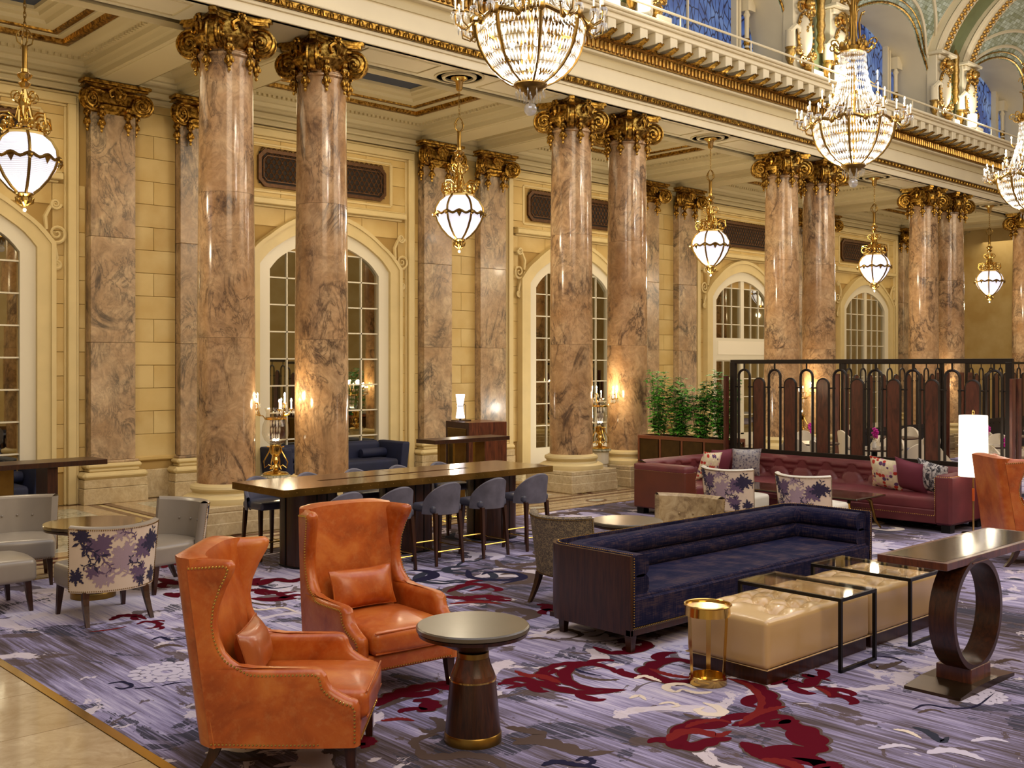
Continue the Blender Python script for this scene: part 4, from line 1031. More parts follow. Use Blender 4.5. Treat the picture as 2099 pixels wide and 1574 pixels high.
def barrel_chair(label, inner_m, outer_m, floral, grp, seat_m=None, btop=.80, cat='armchair', btn=True):
    seat_m = seat_m or inner_m
    t = thing('tub_chair', label, 'chair', (0, 0, 0), 0, grp)
    HW, ZB = .355, .265; th = math.radians(56); Rr = HW / math.sin(th)
    def plan(u, off, z):
        a = -th + 2 * th * u; hg = (z - ZB) / (btop - ZB); r_ = Rr + off + .03 * hg
        return (r_ * math.sin(a), -.36 - .05 * hg + Rr * math.cos(0) - r_ * math.cos(a) - off * 0, z)
    def topz(u): return btop + .015 * (2 * abs(u - .5)) ** 2
    def osurf(u, v, nd=0.0): return plan(1 - u, nd, ZB + (topz(u) - ZB) * v)
    O = MB().grid(lambda u, v: osurf(u, v), 20, 6).build('back_shell', outer_m, t)
    I = MB().grid(lambda u, v: plan(u, -.075, .40 + (topz(u) - .012 - .40) * v), 20, 6)
    I.grid(lambda u, v: tuple(Vector(plan(u, -.075 + .078 * v, topz(u) - .012 + .012 * v)) + Vector((0, 0, .022 * math.sin(PI * v)))), 20, 5)
    for e in (0, 1):
        I.grid(lambda u, v: plan(e + (1 if e else -1) * .025 * math.sin(PI * u), (-.075 + .078 * u), ZB + (topz(0) - .005 - ZB) * v), 5, 6)
    I.build('back_lining', inner_m, t, smooth=60)
    top = [osurf(i / 30, 1, .002) for i in range(31)]; top = [(x, y, z - .012) for x, y, z in top]
    bot = [osurf(i / 30, 0, .002) for i in range(31)]; bot = [(x, y, z + .012) for x, y, z in bot]
    sd = [osurf(0, i / 8, .003) for i in range(9)]; sd2 = [osurf(1, i / 8, .003) for i in range(9)]
    nm = MB()
    for ln in (top, bot, sd, sd2): q = nails(ln, .017, .0055); nm.add(q.v, q.f)
    nm.build('nailheads', 'brass_old', t)
    if floral:
        for polys, mt, nd in zip(FLW, ('print_navy', 'print_purple', 'print_mauve'), (.004, .003, .002)):
            q = print_on(osurf, polys, .80, btop - ZB, nd); stuff(q.build('flower_print', mt, O, smooth=0))
    def seatf(p):
        e = max(0, 1 - (p.x / .34) ** 2) * max(0, 1 - ((p.y - .03) / .33) ** 2); q = p.copy()
        if p.z > .42: q.z += .035 * e
        lim = math.sqrt(max(.0004, Rr * Rr - (Rr - max(0.0, p.y + .30)) ** 2)) - .03 if p.y < .08 else 9
        if abs(q.x) > lim: q.x = math.copysign(max(lim, .05), q.x)
        if p.y > .25: q.x *= 1 - .05 * ((p.y - .25) / .1); q.y += .035 * (1 - (p.x / .33) ** 2)
        return q
    MB().rb(0, .025, .355, .655, .63, .19, .04, 6, fn=seatf, m=(8, 8, 2)).build('seat', seat_m, t, smooth=60)
    q = nails([(-.32, .30, .272), (-.30, .34, .272), (0, .377, .272), (.30, .34, .272), (.32, .30, .272)], .017, .005); q.build('nailheads', 'brass_old', t)
    if btn:
        for r_ in (.62,):
            for u in (.30, .5, .70): MB().ball((0, 0, 0), .011, 5).build('button', inner_m, t, plan(u, -.08, r_))
    for sx in (-1, 1):
        leg_mb(sx * .27, .27, .27, sx * .285, .30, .055, .03).build('leg', 'dark_wood', t, smooth=0)
        leg_mb(sx * .25, -.25, .27, sx * .27, -.36, .055, .032, bow=.5).build('leg', 'dark_wood', t, smooth=0)
    return t
g1 = 'grey leather and floral tub chairs round the left table'
tc = barrel_chair('floral tub chair with its printed back turned to the viewer, beside the left round table', 'grey_leather', 'cream_fabric', True, g1)
tc.location = (3.63, 9.06, 0); tc.rotation_euler = (0, 0, head(.02, 1))
dup(tc, (2.92, 9.93, 0), head(1, .02), 'grey leather tub chair cut by the left photo edge, only its seat showing', g1)
dup(tc, (3.56, 11.02, 0), head(-.28, -.96), 'grey leather tub chair with three buttons behind the left round table', g1)
dup(tc, (4.52, 9.86, 0), head(-.98, -.20), 'grey leather tub chair seen side-on, near the end of the long bar table', g1)
g2 = 'floral tub chairs before the maroon sofa'
t1 = barrel_chair('', 'white_leather', 'cream_fabric', True, g2); t1['label'] = 'white floral tub chair on the left of two, backs to the blue sofa'
t1.location = (11.62, 8.18, 0); t1.rotation_euler = (0, 0, head(1, .12))
dup(t1, (11.62, 7.05, 0), head(1, .04), 'white floral tub chair on the right of two, backs to the blue sofa', g2)
t2 = barrel_chair('tan patterned tub chair standing at the left end behind the blue sofa', 'tan_fabric', 'tan_fabric', False, 'tan tub chairs round the table behind the blue sofa', btn=False)
t2.location = (7.02, 6.66, 0); t2.rotation_euler = (0, 0, head(1, .02))
t3 = barrel_chair('marbled tan hide tub chair with buttons behind the middle of the blue sofa', 'marbled_hide', 'tan_fabric', False, 'tan tub chairs round the table behind the blue sofa')
t3.location = (8.45, 6.62, 0); t3.rotation_euler = (0, 0, head(-.97, -.25))

# ---- communal table
tb = thing('communal_table', 'long bar-height table with bronze studded edge and three dark pedestals', 'table', (5.56, 9.35, 0))
TL, TW, TH = 3.83, 1.06, .89
mb = MB(); sy0, sy1 = TW / 2 - .04, TW / 2 + .04; sx0, sx1 = .75, TL - .95
mb.box(0, TL, 0, sy0, TH - .075, TH).box(0, TL, sy1, TW, TH - .075, TH).box(0, sx0, sy0, sy1, TH - .075, TH).box(sx1, TL, sy0, sy1, TH - .075, TH).box(sx0, sx1, sy0, sy1, TH - .075, TH - .05)
mb.build('table_top', 'bar_top', tb, smooth=0)
MB().box(sx0, sx1, sy0, sy1, TH - .05, TH - .046).build('channel', 'walnut', tb, smooth=0)
MB().box(TL / 2 - .002, TL / 2 + .002, .0, TW, TH - .001, TH + .0008).build('seam', 'dark_wood', tb, smooth=0)
q = MB()
for (x0, y0, x1, y1) in ((0, -.001, TL, -.001), (-.001, 0, -.001, TW), (TL + .001, 0, TL + .001, TW)):
    L = math.hypot(x1 - x0, y1 - y0); n = int(L / .1)
    for i in range(n): u = (i + .5) / n; q.ball((x0 + (x1 - x0) * u, y0 + (y1 - y0) * u, TH - .038), .007, 4)
q.build('studs', 'brass_old', tb)
MB().box(0, TL, -.0015, 0, TH - .074, TH - .001).box(-.0015, 0, 0, TW, TH - .074, TH - .001).build('bronze_edge', 'brass_old', tb, smooth=0)
oval = lambda a, b, n=28, p=3.0: [(a * math.copysign(abs(math.cos(2 * PI * i / n)) ** (2 / p), math.cos(2 * PI * i / n)), b * math.copysign(abs(math.sin(2 * PI * i / n)) ** (2 / p), math.sin(2 * PI * i / n))) for i in range(n)]
for cx in (.62, 1.93, 3.27):
    pm = MB(); pm.prism([(cx + x, TW / 2 + y) for x, y in oval(.28, .27)], .02, TH - .10); p = pm.build('pedestal', 'dark_wood', tb)
    q = MB(); q.prism([(cx + x, TW / 2 + y) for x, y in oval(.285, .275)], TH - .11, TH - .075); q.prism([(cx + x, TW / 2 + y) for x, y in oval(.29, .28)], 0, .02)
    for i in range(14): a = 2 * PI * i / 14; q.box(cx + .283 * math.cos(a) - .006, cx + .283 * math.cos(a) + .006, TW / 2 + .273 * math.sin(a) - .006, TW / 2 + .273 * math.sin(a) + .006, .02, TH - .1)
    q.build('metal_trim', 'black_metal', p)
# ---- counter stools
def stool():
    t = thing('counter_stool', '', 'stool', (0, 0, 0), 0, '')
    MB().rb(0, .02, .60, .41, .40, .09, .035, 4, fn=lambda p: Vector((p.x * (1 - .08 * max(0, p.y) / .2), p.y, p.z + (.015 * max(0, 1 - (p.x / .2) ** 2) * max(0, 1 - (p.y / .2) ** 2) if p.z > .62 else 0)))).build('seat', 'slate_leather', t, smooth=60)
    def bk(off):
        def f(u, v):
            a = -1.6 + 3.2 * u; h_ = .205 * math.cos(a / 1.6 * PI / 2) ** .8 + .03; r_ = .205 + off; y = -.02 - r_ * 1.0 * math.cos(a); x = (r_ + .005) * math.sin(a) * 1.03
            return (x, y - .035 * v * math.cos(a / 2), .545 + (.10 + h_) * v)
        return f
    b = MB(); b.grid(lambda u, v: bk(.012)(1 - u, v), 22, 6); b.grid(bk(-.03), 22, 6); b.grid(lambda u, v: tuple(Vector(bk(.012)(1 - u, 1)).lerp(Vector(bk(-.03)(1 - u, 1)), v) + Vector((0, 0, .012 * math.sin(PI * v)))), 22, 4)
    b.build('backrest', 'slate_suede', t, smooth=60)
    for sx in (-1, 1):
        leg_mb(sx * .165, .16, .56, sx * .185, .195, .042, .026).build('leg', 'dark_wood', t, smooth=0)
        leg_mb(sx * .165, -.17, .56, sx * .185, -.215, .042, .026).build('leg', 'dark_wood', t, smooth=0)
    MB().tube([(-.18, .182, .20), (.18, .182, .20)], .009, 6).build('foot_rail', 'brass', t)
    MB().tube([(-.18, -.2, .15), (.18, -.2, .15)], .008, 6).build('foot_rail', 'brass', t)
    for sx in (-1, 1): MB().tube([(sx * .18, -.2, .17), (sx * .18, .18, .17)], .008, 6).build('side_rail', 'brass', t)
    return t
s0 = stool(); fx = [5.99, 6.63, 7.28, 7.95, 8.62]; bxs = [6.04, 6.70, 7.36, 8.02, 8.68]
nm_ = ['first', 'second', 'third', 'fourth', 'fifth']
for i, x in enumerate(fx):
    lb = 'grey suede stool on the near side of the long table, %s from the left' % nm_[i]; g = 'counter stools along the near side of the long table'
    if i == 0: s0.location = (x, 9.03, 0); s0['label'] = lb; s0['group'] = g; s_ = s0
    else: dup(s0, (x, 9.03, 0), 0, lb, g)
for i, x in enumerate(bxs): dup(s0, (x, 10.52, 0), PI, 'stool on the far side of the long table, %s from the left' % nm_[i], 'counter stools along the far side of the long table')

# ---- blue sofa with wooden shell
bs = thing('blue_sofa', 'long navy fabric sofa in a dark wooden shell with nailhead edge', 'sofa', (6.0, 5.16, 0))
SL, SD, SH = 3.58, .93, .725
def ushell(off, rc, n=8):     # open towards -y; from front left round the back to front right
    p = [(off, 0)]; x0, x1, y1 = off, SL - off, SD - off; r_ = max(.02, rc - off)
    for i in range(n + 1): a = PI - PI / 2 * i / n; p.append((x0 + r_ + r_ * math.cos(a), y1 - r_ + r_ * math.sin(a)))
    for i in range(n + 1): a = PI / 2 - PI / 2 * i / n; p.append((x1 - r_ + r_ * math.cos(a), y1 - r_ + r_ * math.sin(a)))
    return p + [(x1, 0)]
def wallu(mb, o1, o2, z0, z1):
    n = len(o1); vs = [(x, y, z0) for x, y in o1] + [(x, y, z0) for x, y in o2] + [(x, y, z1) for x, y in o1] + [(x, y, z1) for x, y in o2]; fs = []
    for i in range(n - 1): fs += [(i, i + 1, i + 1 + 2 * n, i + 2 * n), (i + n, i + 3 * n, i + 1 + 3 * n, i + 1 + n), (i + 2 * n, i + 1 + 2 * n, i + 1 + 3 * n, i + 3 * n), (i, i + n, i + 1 + n, i + 1)]
    for i in (0, n - 1): fs.append((i, i + 2 * n, i + 3 * n, i + n))
    mb.add(vs, fs)
mb = MB(); wallu(mb, ushell(0, .2), ushell(.028, .2), .13, SH); mb.build('wooden_shell', 'dark_wood', bs, smooth=30)
MB().cbox(0, SL, .0, .05, .125, .175, .004).box(.03, SL - .03, .03, SD - .05, .13, .165).build('base_rail', 'dark_wood', bs, smooth=0)
mb = MB(); wallu(mb, ushell(.028, .2), ushell(.055, .2), .35, SH + .004); mb.build('edge_band', 'navy_fabric', bs)
path = ushell(.04, .2)
q = nails([(x, y, SH + .006) for x, y in path], .02, .006); q2 = nails([(.036, -.003, SH), (.036, -.003, .185), (SL - .036, -.003, .185), (SL - .036, -.003, SH)], .02, .006); q.add(q2.v, q2.f); q.build('nailheads', 'brass', bs)
for zc, rr, off in ((.635, .10, .15), (.49, .095, .155)):
    pth = ushell(off, .30, 8); m_ = MB(); pts = [(x, y + (.03 if y == 0 else 0), zc) for x, y in pth]
    n = 14; vs = []; fs = []; L = len(pts)
    for i, p in enumerate(pts):
        a = Vector(pts[max(0, i - 1)]); b = Vector(pts[min(L - 1, i + 1)]); d = (b - a).normalized(); nrm = Vector((d.y, -d.x, 0))
        ex = .0 if 0 < i < L - 1 else 0
        for k in range(n):
            an = 2 * PI * k / n; c, s_ = math.cos(an), math.sin(an); vs.append(Vector(p) + nrm * (math.copysign(abs(c) ** .75, c) * rr) + Vector((0, 0, math.copysign(abs(s_) ** .75, s_) * rr * .86)))
    for i in range(L - 1):
        for k in range(n): fs.append((i * n + k, i * n + (k + 1) % n, (i + 1) * n + (k + 1) % n, (i + 1) * n + k))
    fs += [tuple(range(n))[::-1], tuple((L - 1) * n + k for k in range(n))]
    m_.add(vs, fs); m_.build('bolster', 'navy_fabric', bs, smooth=60)
MB().rb(SL / 2, .42, .33, SL - .075, .80, .20, .03, 6, m=(16, 6, 2)).build('seat', 'navy_fabric', bs, smooth=60)
MB().cbox(.04, SL - .04, .0, .12, .18, .40, .012).build('seat_front', 'navy_fabric', bs)
for (x, y) in ((.05, .045), (SL - .05, .045), (.12, SD - .12), (SL - .12, SD - .12), (SL / 2, .045)):
    leg_mb(x, y, .13, x, y, .065, .045).build('leg', 'dark_wood', bs, smooth=0)

# ---- maroon corner sofa
ms = thing('corner_sofa', 'long tufted maroon leather corner sofa in front of the dark openwork screen', 'sofa', (0, 0, 0))
SX0, SX1, SY0, SY1, MH = 11.78, 14.22, 6.05, 10.08, .735
def tuft(p, nx, ax, x0, x1, zlo, zhi, face, dep=.03):
    return p
def back_panel(mb, a, b, z0, z1, th, nrm, nt, seed=0):     # tufted back between floor points a and b, leaning
    a, b = Vector(a), Vector(b); L = (b - a).length; d = (b - a) / L; nr = Vector(nrm)
    nu, nv = max(12, int(L * 34)), 22; pit = L / nt
    def f(u, v):
        s = u * L; z = z0 + (z1 - z0) * v; dd = 0
        for j, zr in enumerate((.34, .72)):
            off = .5 if j % 2 else 0.0
            k = round((s / pit) - off - .5) + off + .5; ds = (s - k * pit); dz = (z - (z0 + (z1 - z0) * zr)); r2 = (ds * ds + dz * dz) ** .5
            dd -= .06 * math.exp(-(r2 / .05) ** 2)
        # folds between the buttons
        ph = (s / pit * 2 * PI); zz = (v - .34) / .38
        g1_ = abs(((s / pit) + zz * .5) % 1 - .5) * pit; g2_ = abs(((s / pit) - zz * .5) % 1 - .5) * pit
        if .0 < v < 1: dd -= .022 * (math.exp(-(g1_ / .022) ** 2) + math.exp(-(g2_ / .022) ** 2)) * math.sin(PI * v)
        rollz = .035 * math.sqrt(max(0, 1 - ((v - .86) / .14) ** 2)) if v > .72 else 0
        q = a + d * s + nr * (th + dd + rollz + .10 * (1 - v) + (-.02 if v > .97 else 0)); return (q.x, q.y, z)
    mb.grid(f, nu, nv); mb.grid(lambda u, v: tuple(Vector(f(u, 1)).lerp(Vector((a + d * u * L + nr * 0).to_tuple()[:2] + (z1 - .01,)), v) + Vector((0, 0, .022 * math.sin(PI * v)))), nu, 5)
    return [(a + d * ((k + .5 + (.5 if j % 2 else 0)) * pit) + nr * (th + .10 * (1 - zr) - .035), z0 + (z1 - z0) * zr) for j, zr in enumerate((.34, .72)) for k in range(nt - (j % 2))]
bt = MB(); b1 = back_panel(bt, (SX1, SY0 + .2, 0), (SX1, SY1 - .15, 0), .40, MH + .02, .13, (-1, 0, 0), 9); b2 = back_panel(bt, (SX1 - .1, SY1, 0), (SX0 + .1, SY1, 0), .40, MH + .02, .13, (0, -1, 0), 6)
bt.box(SX1 - .16, SX1, SY0 + .05, SY1, .1, MH - .02).box(SX0 + .02, SX1, SY1 - .16, SY1, .1, MH - .02).rb(SX1 - .17, SY1 - .17, .56, .34, .34, .38, .06, 3)
bo = bt.build('back', 'maroon_leather', ms, smooth=60)
bm0 = None
for p, z in b1 + b2:
    if bm0 is None: bm0 = MB().ball((0, 0, 0), .014, 5).build('button', 'maroon_leather', bo, (p.x, p.y, z))
    else: clone(bm0, bo, (p.x, p.y, z))
mb = MB(); mb.rb(SX1 - .52, (SY0 + SY1) / 2 - .1, .34, .82, SY1 - SY0 - .5, .18, .05, 6, m=(6, 20, 2), fn=lambda p: Vector((p.x, p.y, p.z + (.02 * math.sin((p.y - SY0) * 2 * PI / .55) ** 2 * (p.z > .40) * .6))))
mb.rb((SX0 + SX1) / 2 - .2, SY1 - .50, .34, SX1 - SX0 - .6, .78, .18, .05, 6, m=(14, 6, 2)); mb.build('seat', 'maroon_leather', ms, smooth=60)
MB().cbox(SX1 - .95, SX1 - .05, SY0 + .1, SY1 - .9, .10, .28, .01).cbox(SX0 + .15, SX1 - .9, SY1 - .92, SY1 - .05, .10, .28, .01).build('seat_base', 'maroon_leather', ms)
arm1 = MB().rb(SX0 + .13, SY1 - .47, MH - .07, .26, .94, .13, .05, 4).build('arm_pad', 'maroon_leather', ms, smooth=60)
MB().cbox(SX0, SX0 + .26, SY1 - .94, SY1 + .0, .09, MH - .08, .02).build('arm', 'brown_side', ms)
MB().cbox(SX1 - .98, SX1, SY0, SY0 + .23, .09, MH, .035).build('arm', 'maroon_leather', ms)
q = nails([(SX1 - .983, SY0 + .215, MH - .02), (SX1 - .983, SY0 + .215, .21), (SX1 - .953, SY1 - 1.0, .21)], .026, .007); a_ = nails([(SX1 - .983, SY0 + .215, MH - .02), (SX1 - .983, SY0 + .02, MH - .02), (SX1 - .0, SY0 - .003, MH - .02)], .026, .007); q.add(a_.v, a_.f)
a_ = nails([(SX0 + .25, SY1 - .943, .10), (SX0 + .25, SY1 - .943, MH - .1), (SX0 - .002, SY1 - .90, MH - .1), (SX0 - .002, SY1 - .02, MH - .1)], .03, .006); q.add(a_.v, a_.f); q.build('nailheads', 'brass', ms)
for (x, y) in ((SX0 + .1, SY1 - .86), (SX0 + .1, SY1 - .1), (SX1 - .9, SY0 + .08), (SX1 - .1, SY0 + .08), (SX1 - .9, SY1 - 1.6), (SX1 - .1, SY1 - .1)): MB().box(x - .06, x + .06, y - .06, y + .06, 0, .10).build('foot', 'black_metal', ms, smooth=0)
def P4(x, y, z, rz, rx, ry=0.0): return Matrix.Translation((x, y, z)) @ Matrix.Rotation(rz, 4, 'Z') @ Matrix.Rotation(rx, 4, 'X') @ Matrix.Rotation(ry, 4, 'Y')
gp = 'scatter cushions on the maroon sofa'
pillow('scatter_cushion', 'pillow_print', .46, .44, .16, 'red and cream geometric cushion at the left end of the maroon sofa', gp, P4(12.95, 9.60, .64, 0, .30, .08))
pillow('scatter_cushion', 'pillow_maroon', .46, .44, .15, 'plain maroon cushion between the patterned ones at the left end of the maroon sofa', gp, P4(13.38, 9.72, .65, -.15, .3))
pillow('scatter_cushion', 'pillow_floral', .44, .44, .14, 'grey floral cushion in the corner of the maroon sofa', gp, P4(13.76, 9.50, .65, -.75, .28))
pillow('scatter_cushion', 'pillow_print', .46, .46, .16, 'red and cream geometric cushion near the right arm of the maroon sofa', gp, P4(13.72, 7.18, .65, -PI / 2 - .1, .34, .12))
pillow('scatter_cushion', 'pillow_maroon', .46, .46, .16, 'plain maroon cushion, middle of three near the right arm of the maroon sofa', gp, P4(13.68, 6.80, .65, -PI / 2 - .15, .36, .18))
pillow('scatter_cushion', 'pillow_grey', .46, .46, .15, 'black and grey patterned cushion against the right arm of the maroon sofa', gp, P4(13.66, 6.48, .65, -PI / 2 - .25, .34, .2))
# coffee table
ct = thing('coffee_table', 'low black-topped table with curved bronze legs before the maroon sofa', 'table', (12.33, 6.85, 0))
MB().cbox(0, .76, 0, 2.1, .425, .45, .01).build('table_top', 'lacquer', ct)
for (x, y, sx, sy) in ((.12, .22, -1, -1), (.64, .22, 1, -1), (.12, 1.88, -1, 1), (.64, 1.88, 1, 1)):
    MB().tube([(x - sx * .12, y, .42), (x - sx * .05, y + sy * .02, .40), (x + sx * .02, y + sy * .05, .36), (x + sx * .03, y + sy * .07, .26), (x + sx * .06, y + sy * .1, .1), (x + sx * .11, y + sy * .15, .004)], [.018, .022, .026, .022, .018, .012], 8).build('leg', 'brass_old', ct)
# ---- tufted ottomans, glass bridge tables, gold drinks table
def ottoman(loc, label):
    t = thing('tufted_ottoman', label, 'ottoman', loc, 0, 'tufted beige leather ottomans'); W, D = 1.36, .68
    btn = [(W * (.2 + .2 * i + .1 * (j % 2)) - (.1 * W if j % 2 == 0 else .0) * 0, D * (.2 + .3 * j)) for j in range(3) for i in range(4 - (j % 2))]
    def f(p):
        q = p.copy()
        if p.z > .38:
            e = max(0, 1 - (2 * p.x / W - 1) ** 4) * max(0, 1 - (2 * p.y / D - 1) ** 4); q.z += .035 * e
            for (bx_, by) in btn:
                r2 = math.hypot(p.x - bx_, p.y - by); q.z -= .06 * math.exp(-(r2 / .05) ** 2) + .016 * math.exp(-(r2 / .12) ** 2)
            for (a, b) in zip(btn, btn[1:]):
                pass
            for i, a in enumerate(btn):
                for b in btn[i + 1:]:
                    if math.hypot(a[0] - b[0], a[1] - b[1]) < .30: q.z -= .024 * math.exp(-(segdist((p.x, p.y), a, b) / .017) ** 2)
        else:
            q.x += .0; q.y += 0
        return q
    MB().rb(W / 2, D / 2, .265, W, D, .33, .035, 6, fn=f, m=(80, 40, 4)).build('cushion', 'beige_leather', t, smooth=70)
    for b in btn: MB().ball((0, 0, 0), .012, 5).build('button', 'beige_leather', t, (b[0], b[1], .425 + .035 - .058))
    MB().tube([(0, 0, .105), (W, 0, .105), (W, D, .105), (0, D, .105)], .006, 5, closed=True).build('piping', 'beige_leather', t)
    MB().box(.02, W - .02, .02, D - .02, 0, .10).build('plinth', 'dark_wood', t, smooth=0)
    return t
ot = ottoman((6.07, 4.02, 0), 'tufted beige leather ottoman in front, beside the small gold table')
dup(ot, (7.46, 4.02, 0), 0, 'tufted beige leather ottoman farther back, partly behind the ring-legged console')
def bridge(loc, label):
    t = thing('glass_side_table', label, 'table', loc, 0, 'glass tables bridging the ottomans'); W, D, H = .50, .86, .52; s = .024
    fr = MB()
    for (x, y) in ((0, 0), (W - s, 0), (0, D - s), (W - s, D - s)): fr.box(x, x + s, y, y + s, 0, H - s)
    for y in (0, D - s): fr.box(0, W, y, y + s, 0, s)
    fr.box(0, W, 0, s, H - s, H).box(0, W, D - s, D, H - s, H).box(0, s, s, D - s, H - s, H).box(W - s, W, s, D - s, H - s, H); fr.build('frame', 'black_metal', t, smooth=0)
    MB().box(.004, W - .004, .004, D - .004, H, H + .008).build('glass_top', 'thin_glass', t, smooth=0)
    return t
bt_ = bridge((6.70, 3.84, 0), 'glass-topped black frame table over the front ottoman')
dup(bt_, (7.72, 3.84, 0), 0, 'glass-topped black frame table over the farther ottoman')
gt = thing('drinks_table', 'small polished gold drinks table beside the front ottoman', 'table', (5.84, 4.34, 0), .6)
MB().lathe([(.155, .465), (.15, .525), (.16, .53), (.163, .535), (.158, .54), (.15, .536), (.148, .525), (0, .525)], 40).build('tray', 'brass', gt)
MB().lathe([(.125, 0), (.13, .008), (.125, .055), (.118, .058), (.118, .045), (.11, .01)], 36).build('base_ring', 'brass', gt)
MB().lathe([(.11, .004), (0, .006)], 36).build('base_plate', 'brass', gt)
for a in (0, 2.2, 4.2):
    MB().add([(.126 * math.cos(a - .12), .126 * math.sin(a - .12), .05), (.126 * math.cos(a + .12), .126 * math.sin(a + .12), .05), (.148 * math.cos(a + .12), .148 * math.sin(a + .12), .47), (.148 * math.cos(a - .12), .148 * math.sin(a - .12), .47),
              (.122 * math.cos(a - .12), .122 * math.sin(a - .12), .05), (.122 * math.cos(a + .12), .122 * math.sin(a + .12), .05), (.144 * math.cos(a + .12), .144 * math.sin(a + .12), .47), (.144 * math.cos(a - .12), .144 * math.sin(a - .12), .47)],
             [(0, 1, 2, 3), (7, 6, 5, 4), (0, 3, 7, 4), (1, 5, 6, 2), (0, 4, 5, 1), (3, 2, 6, 7)]).build('strut', 'brass', gt, smooth=0)
# ---- ring console
rc = thing('ring_console', 'dark wooden console table on a large ring leg with stone inlaid top', 'table', (0, 0, 0))
MB().cbox(6.64, 8.36, 3.06, 3.54, .83, .88, .003).build('table_top', 'walnut', rc, smooth=0)
MB().box(6.68, 8.32, 3.10, 3.50, .8795, .882).build('stone_inlay', 'console_stone', rc, smooth=0)
rg = MB(); rg.lathe([(.375, -.085), (.375, .085), (.338, .085), (.338, -.085), (.375, -.085)], 64, Matrix.Translation((7.10, 3.14, .49)) @ Matrix.Rotation(PI / 2, 4, 'X')); rg.build('ring_leg', 'dark_wood', rc, smooth=30)
MB().cbox(6.97, 7.27, 3.05, 3.29, .04, .14, .004).build('block', 'walnut', rc); MB().cbox(7.0, 7.24, 3.05, 3.29, .83, .84, .002).build('top_block', 'walnut', rc)
MB().add([(6.70, 3.0, 0), (7.54, 3.0, 0), (7.54, 3.38, 0), (6.70, 3.38, 0), (6.70, 3.0, .02), (6.95, 3.0, .045), (7.29, 3.0, .045), (7.54, 3.0, .02), (6.70, 3.38, .02), (6.95, 3.38, .045), (7.29, 3.38, .045), (7.54, 3.38, .02)],
         [(3, 2, 1, 0), (4, 5, 9, 8), (5, 6, 10, 9), (6, 7, 11, 10), (0, 1, 7, 6, 5, 4), (2, 3, 8, 9, 10, 11), (0, 4, 8, 3), (1, 2, 11, 7)]).build('base', 'bronze_dark', rc, smooth=0)
# ---- floor lamp
fl = thing('floor_lamp', 'floor lamp with tall white cylinder shade and brass and amber pole', 'lamp', (13.47, 5.87, 0))
MB().lathe([(.178, .74), (.172, 1.5), (.168, 1.51), (.0, 1.51)], 40).lathe([(.176, .74), (.178, .735), (.17, .735), (.0, .76)], 40).build('lamp_shade', 'shade_glow', fl)
MB().lathe([(.013, .02), (.013, .28), (.012, .42), (.013, .72)], 12).build('pole', 'brass', fl)
MB().lathe([(.017, .42), (.017, .58), (.0, .585)], 12).build('amber_sleeve', 'acrylic_amber', fl)
MB().lathe([(.14, 0), (.14, .015), (.02, .022)], 28).build('base', 'brass', fl)
MB().tube([(.028 * math.cos(a), 0, 1.545 + .028 * math.sin(a)) for a in [i * PI / 6 for i in range(12)]], .006, 6, closed=True).build('finial_ring', 'brass', fl)
light('lamp_light', 'POINT', (0, -.35, 1.1), 14, (1, .86, .66), .15, parent=fl)
# ---- high tables and host stand
def high_table(name, label, x0, x1, y0, y1, z, legs, slabs):
    t = thing(name, label, 'table', (0, 0, 0)); MB().cbox(x0, x1, y0, y1, z - .06, z, .004).build('table_top', 'dark_wood', t, smooth=0)
    for (a, b) in legs: MB().cbox(a, b, y0 + .06, y1 - .06, 0, z - .06, .004).build('leg', 'dark_wood', t, smooth=0)
    for (a, b) in slabs: MB().cbox(a, b, (y0 + y1) / 2 - .03, (y0 + y1) / 2 + .03, 0, z - .06, .004).build('metal_panel', 'brass_old', t, smooth=0)
    return t
high_table('high_table', 'dark high table at the left photo edge, before the first pilaster', 2.0, 5.10, 12.62, 13.12, 1.02, ((4.42, 4.54),), ((3.3, 3.42), (3.62, 3.74), (3.9, 4.1)))
high_table('high_table', 'dark high table in front of the host stand, beyond the long table', 9.75, 11.25, 12.15, 12.60, 1.04, (), ((10.0, 10.12), (10.3, 10.5), (10.7, 10.9)))
hs = thing('host_stand', 'square dark wooden host stand with brass framed panel', 'cabinet', (12.12, 13.95, 0), -.19)
MB().cbox(-.38, .38, -.40, .40, 0, 1.17, .006).build('body', 'walnut', hs, smooth=0)
MB().box(-.387, -.38, -.40, .40, 0, 1.17).build('dark_side', 'dark_wood', hs, smooth=0)
fm = MB(); fm.cbox(-.40, -.385, -.32, .32, 1.02, 1.06, .003).cbox(-.40, -.385, -.32, .32, .06, .10, .003).cbox(-.40, -.385, -.32, -.28, .1, 1.02, .003).cbox(-.40, -.385, .28, .32, .1, 1.02, .003); fm.build('brass_frame', 'brass_old', hs, smooth=0)
MB().box(-.392, -.388, -.28, .28, .10, 1.02).build('glass_panel', 'brass_old', hs, smooth=0)
tl = thing('table_lamp', 'small glowing white hourglass lamp standing on the host stand', 'lamp', (11.93, 14.16, 1.17))
MB().lathe([(.075, .05), (.08, .06), (.055, .22), (.055, .26), (.0, .26)], 24).lathe([(.05, .27), (.052, .28), (.082, .46), (.08, .47), (.0, .47)], 24).build('lamp_shade', 'globe_glow', tl)
MB().cbox(-.13, .17, -.1, .1, 0, .02, .005).tube([(.12, 0, .02), (.12, 0, .28), (.10, 0, .29), (.0, 0, .265)], .006, 6).tube([(.057 * math.cos(a), .057 * math.sin(a), .265) for a in [i * PI / 8 for i in range(16)]], .006, 5, closed=True).tube([(0, 0, .02), (0, 0, .05)], .02, 8).build('stand', 'bronze_dark', tl)
light('lamp_light', 'POINT', (0, .15, .3), 10, (1, .88, .66), .08, parent=tl)
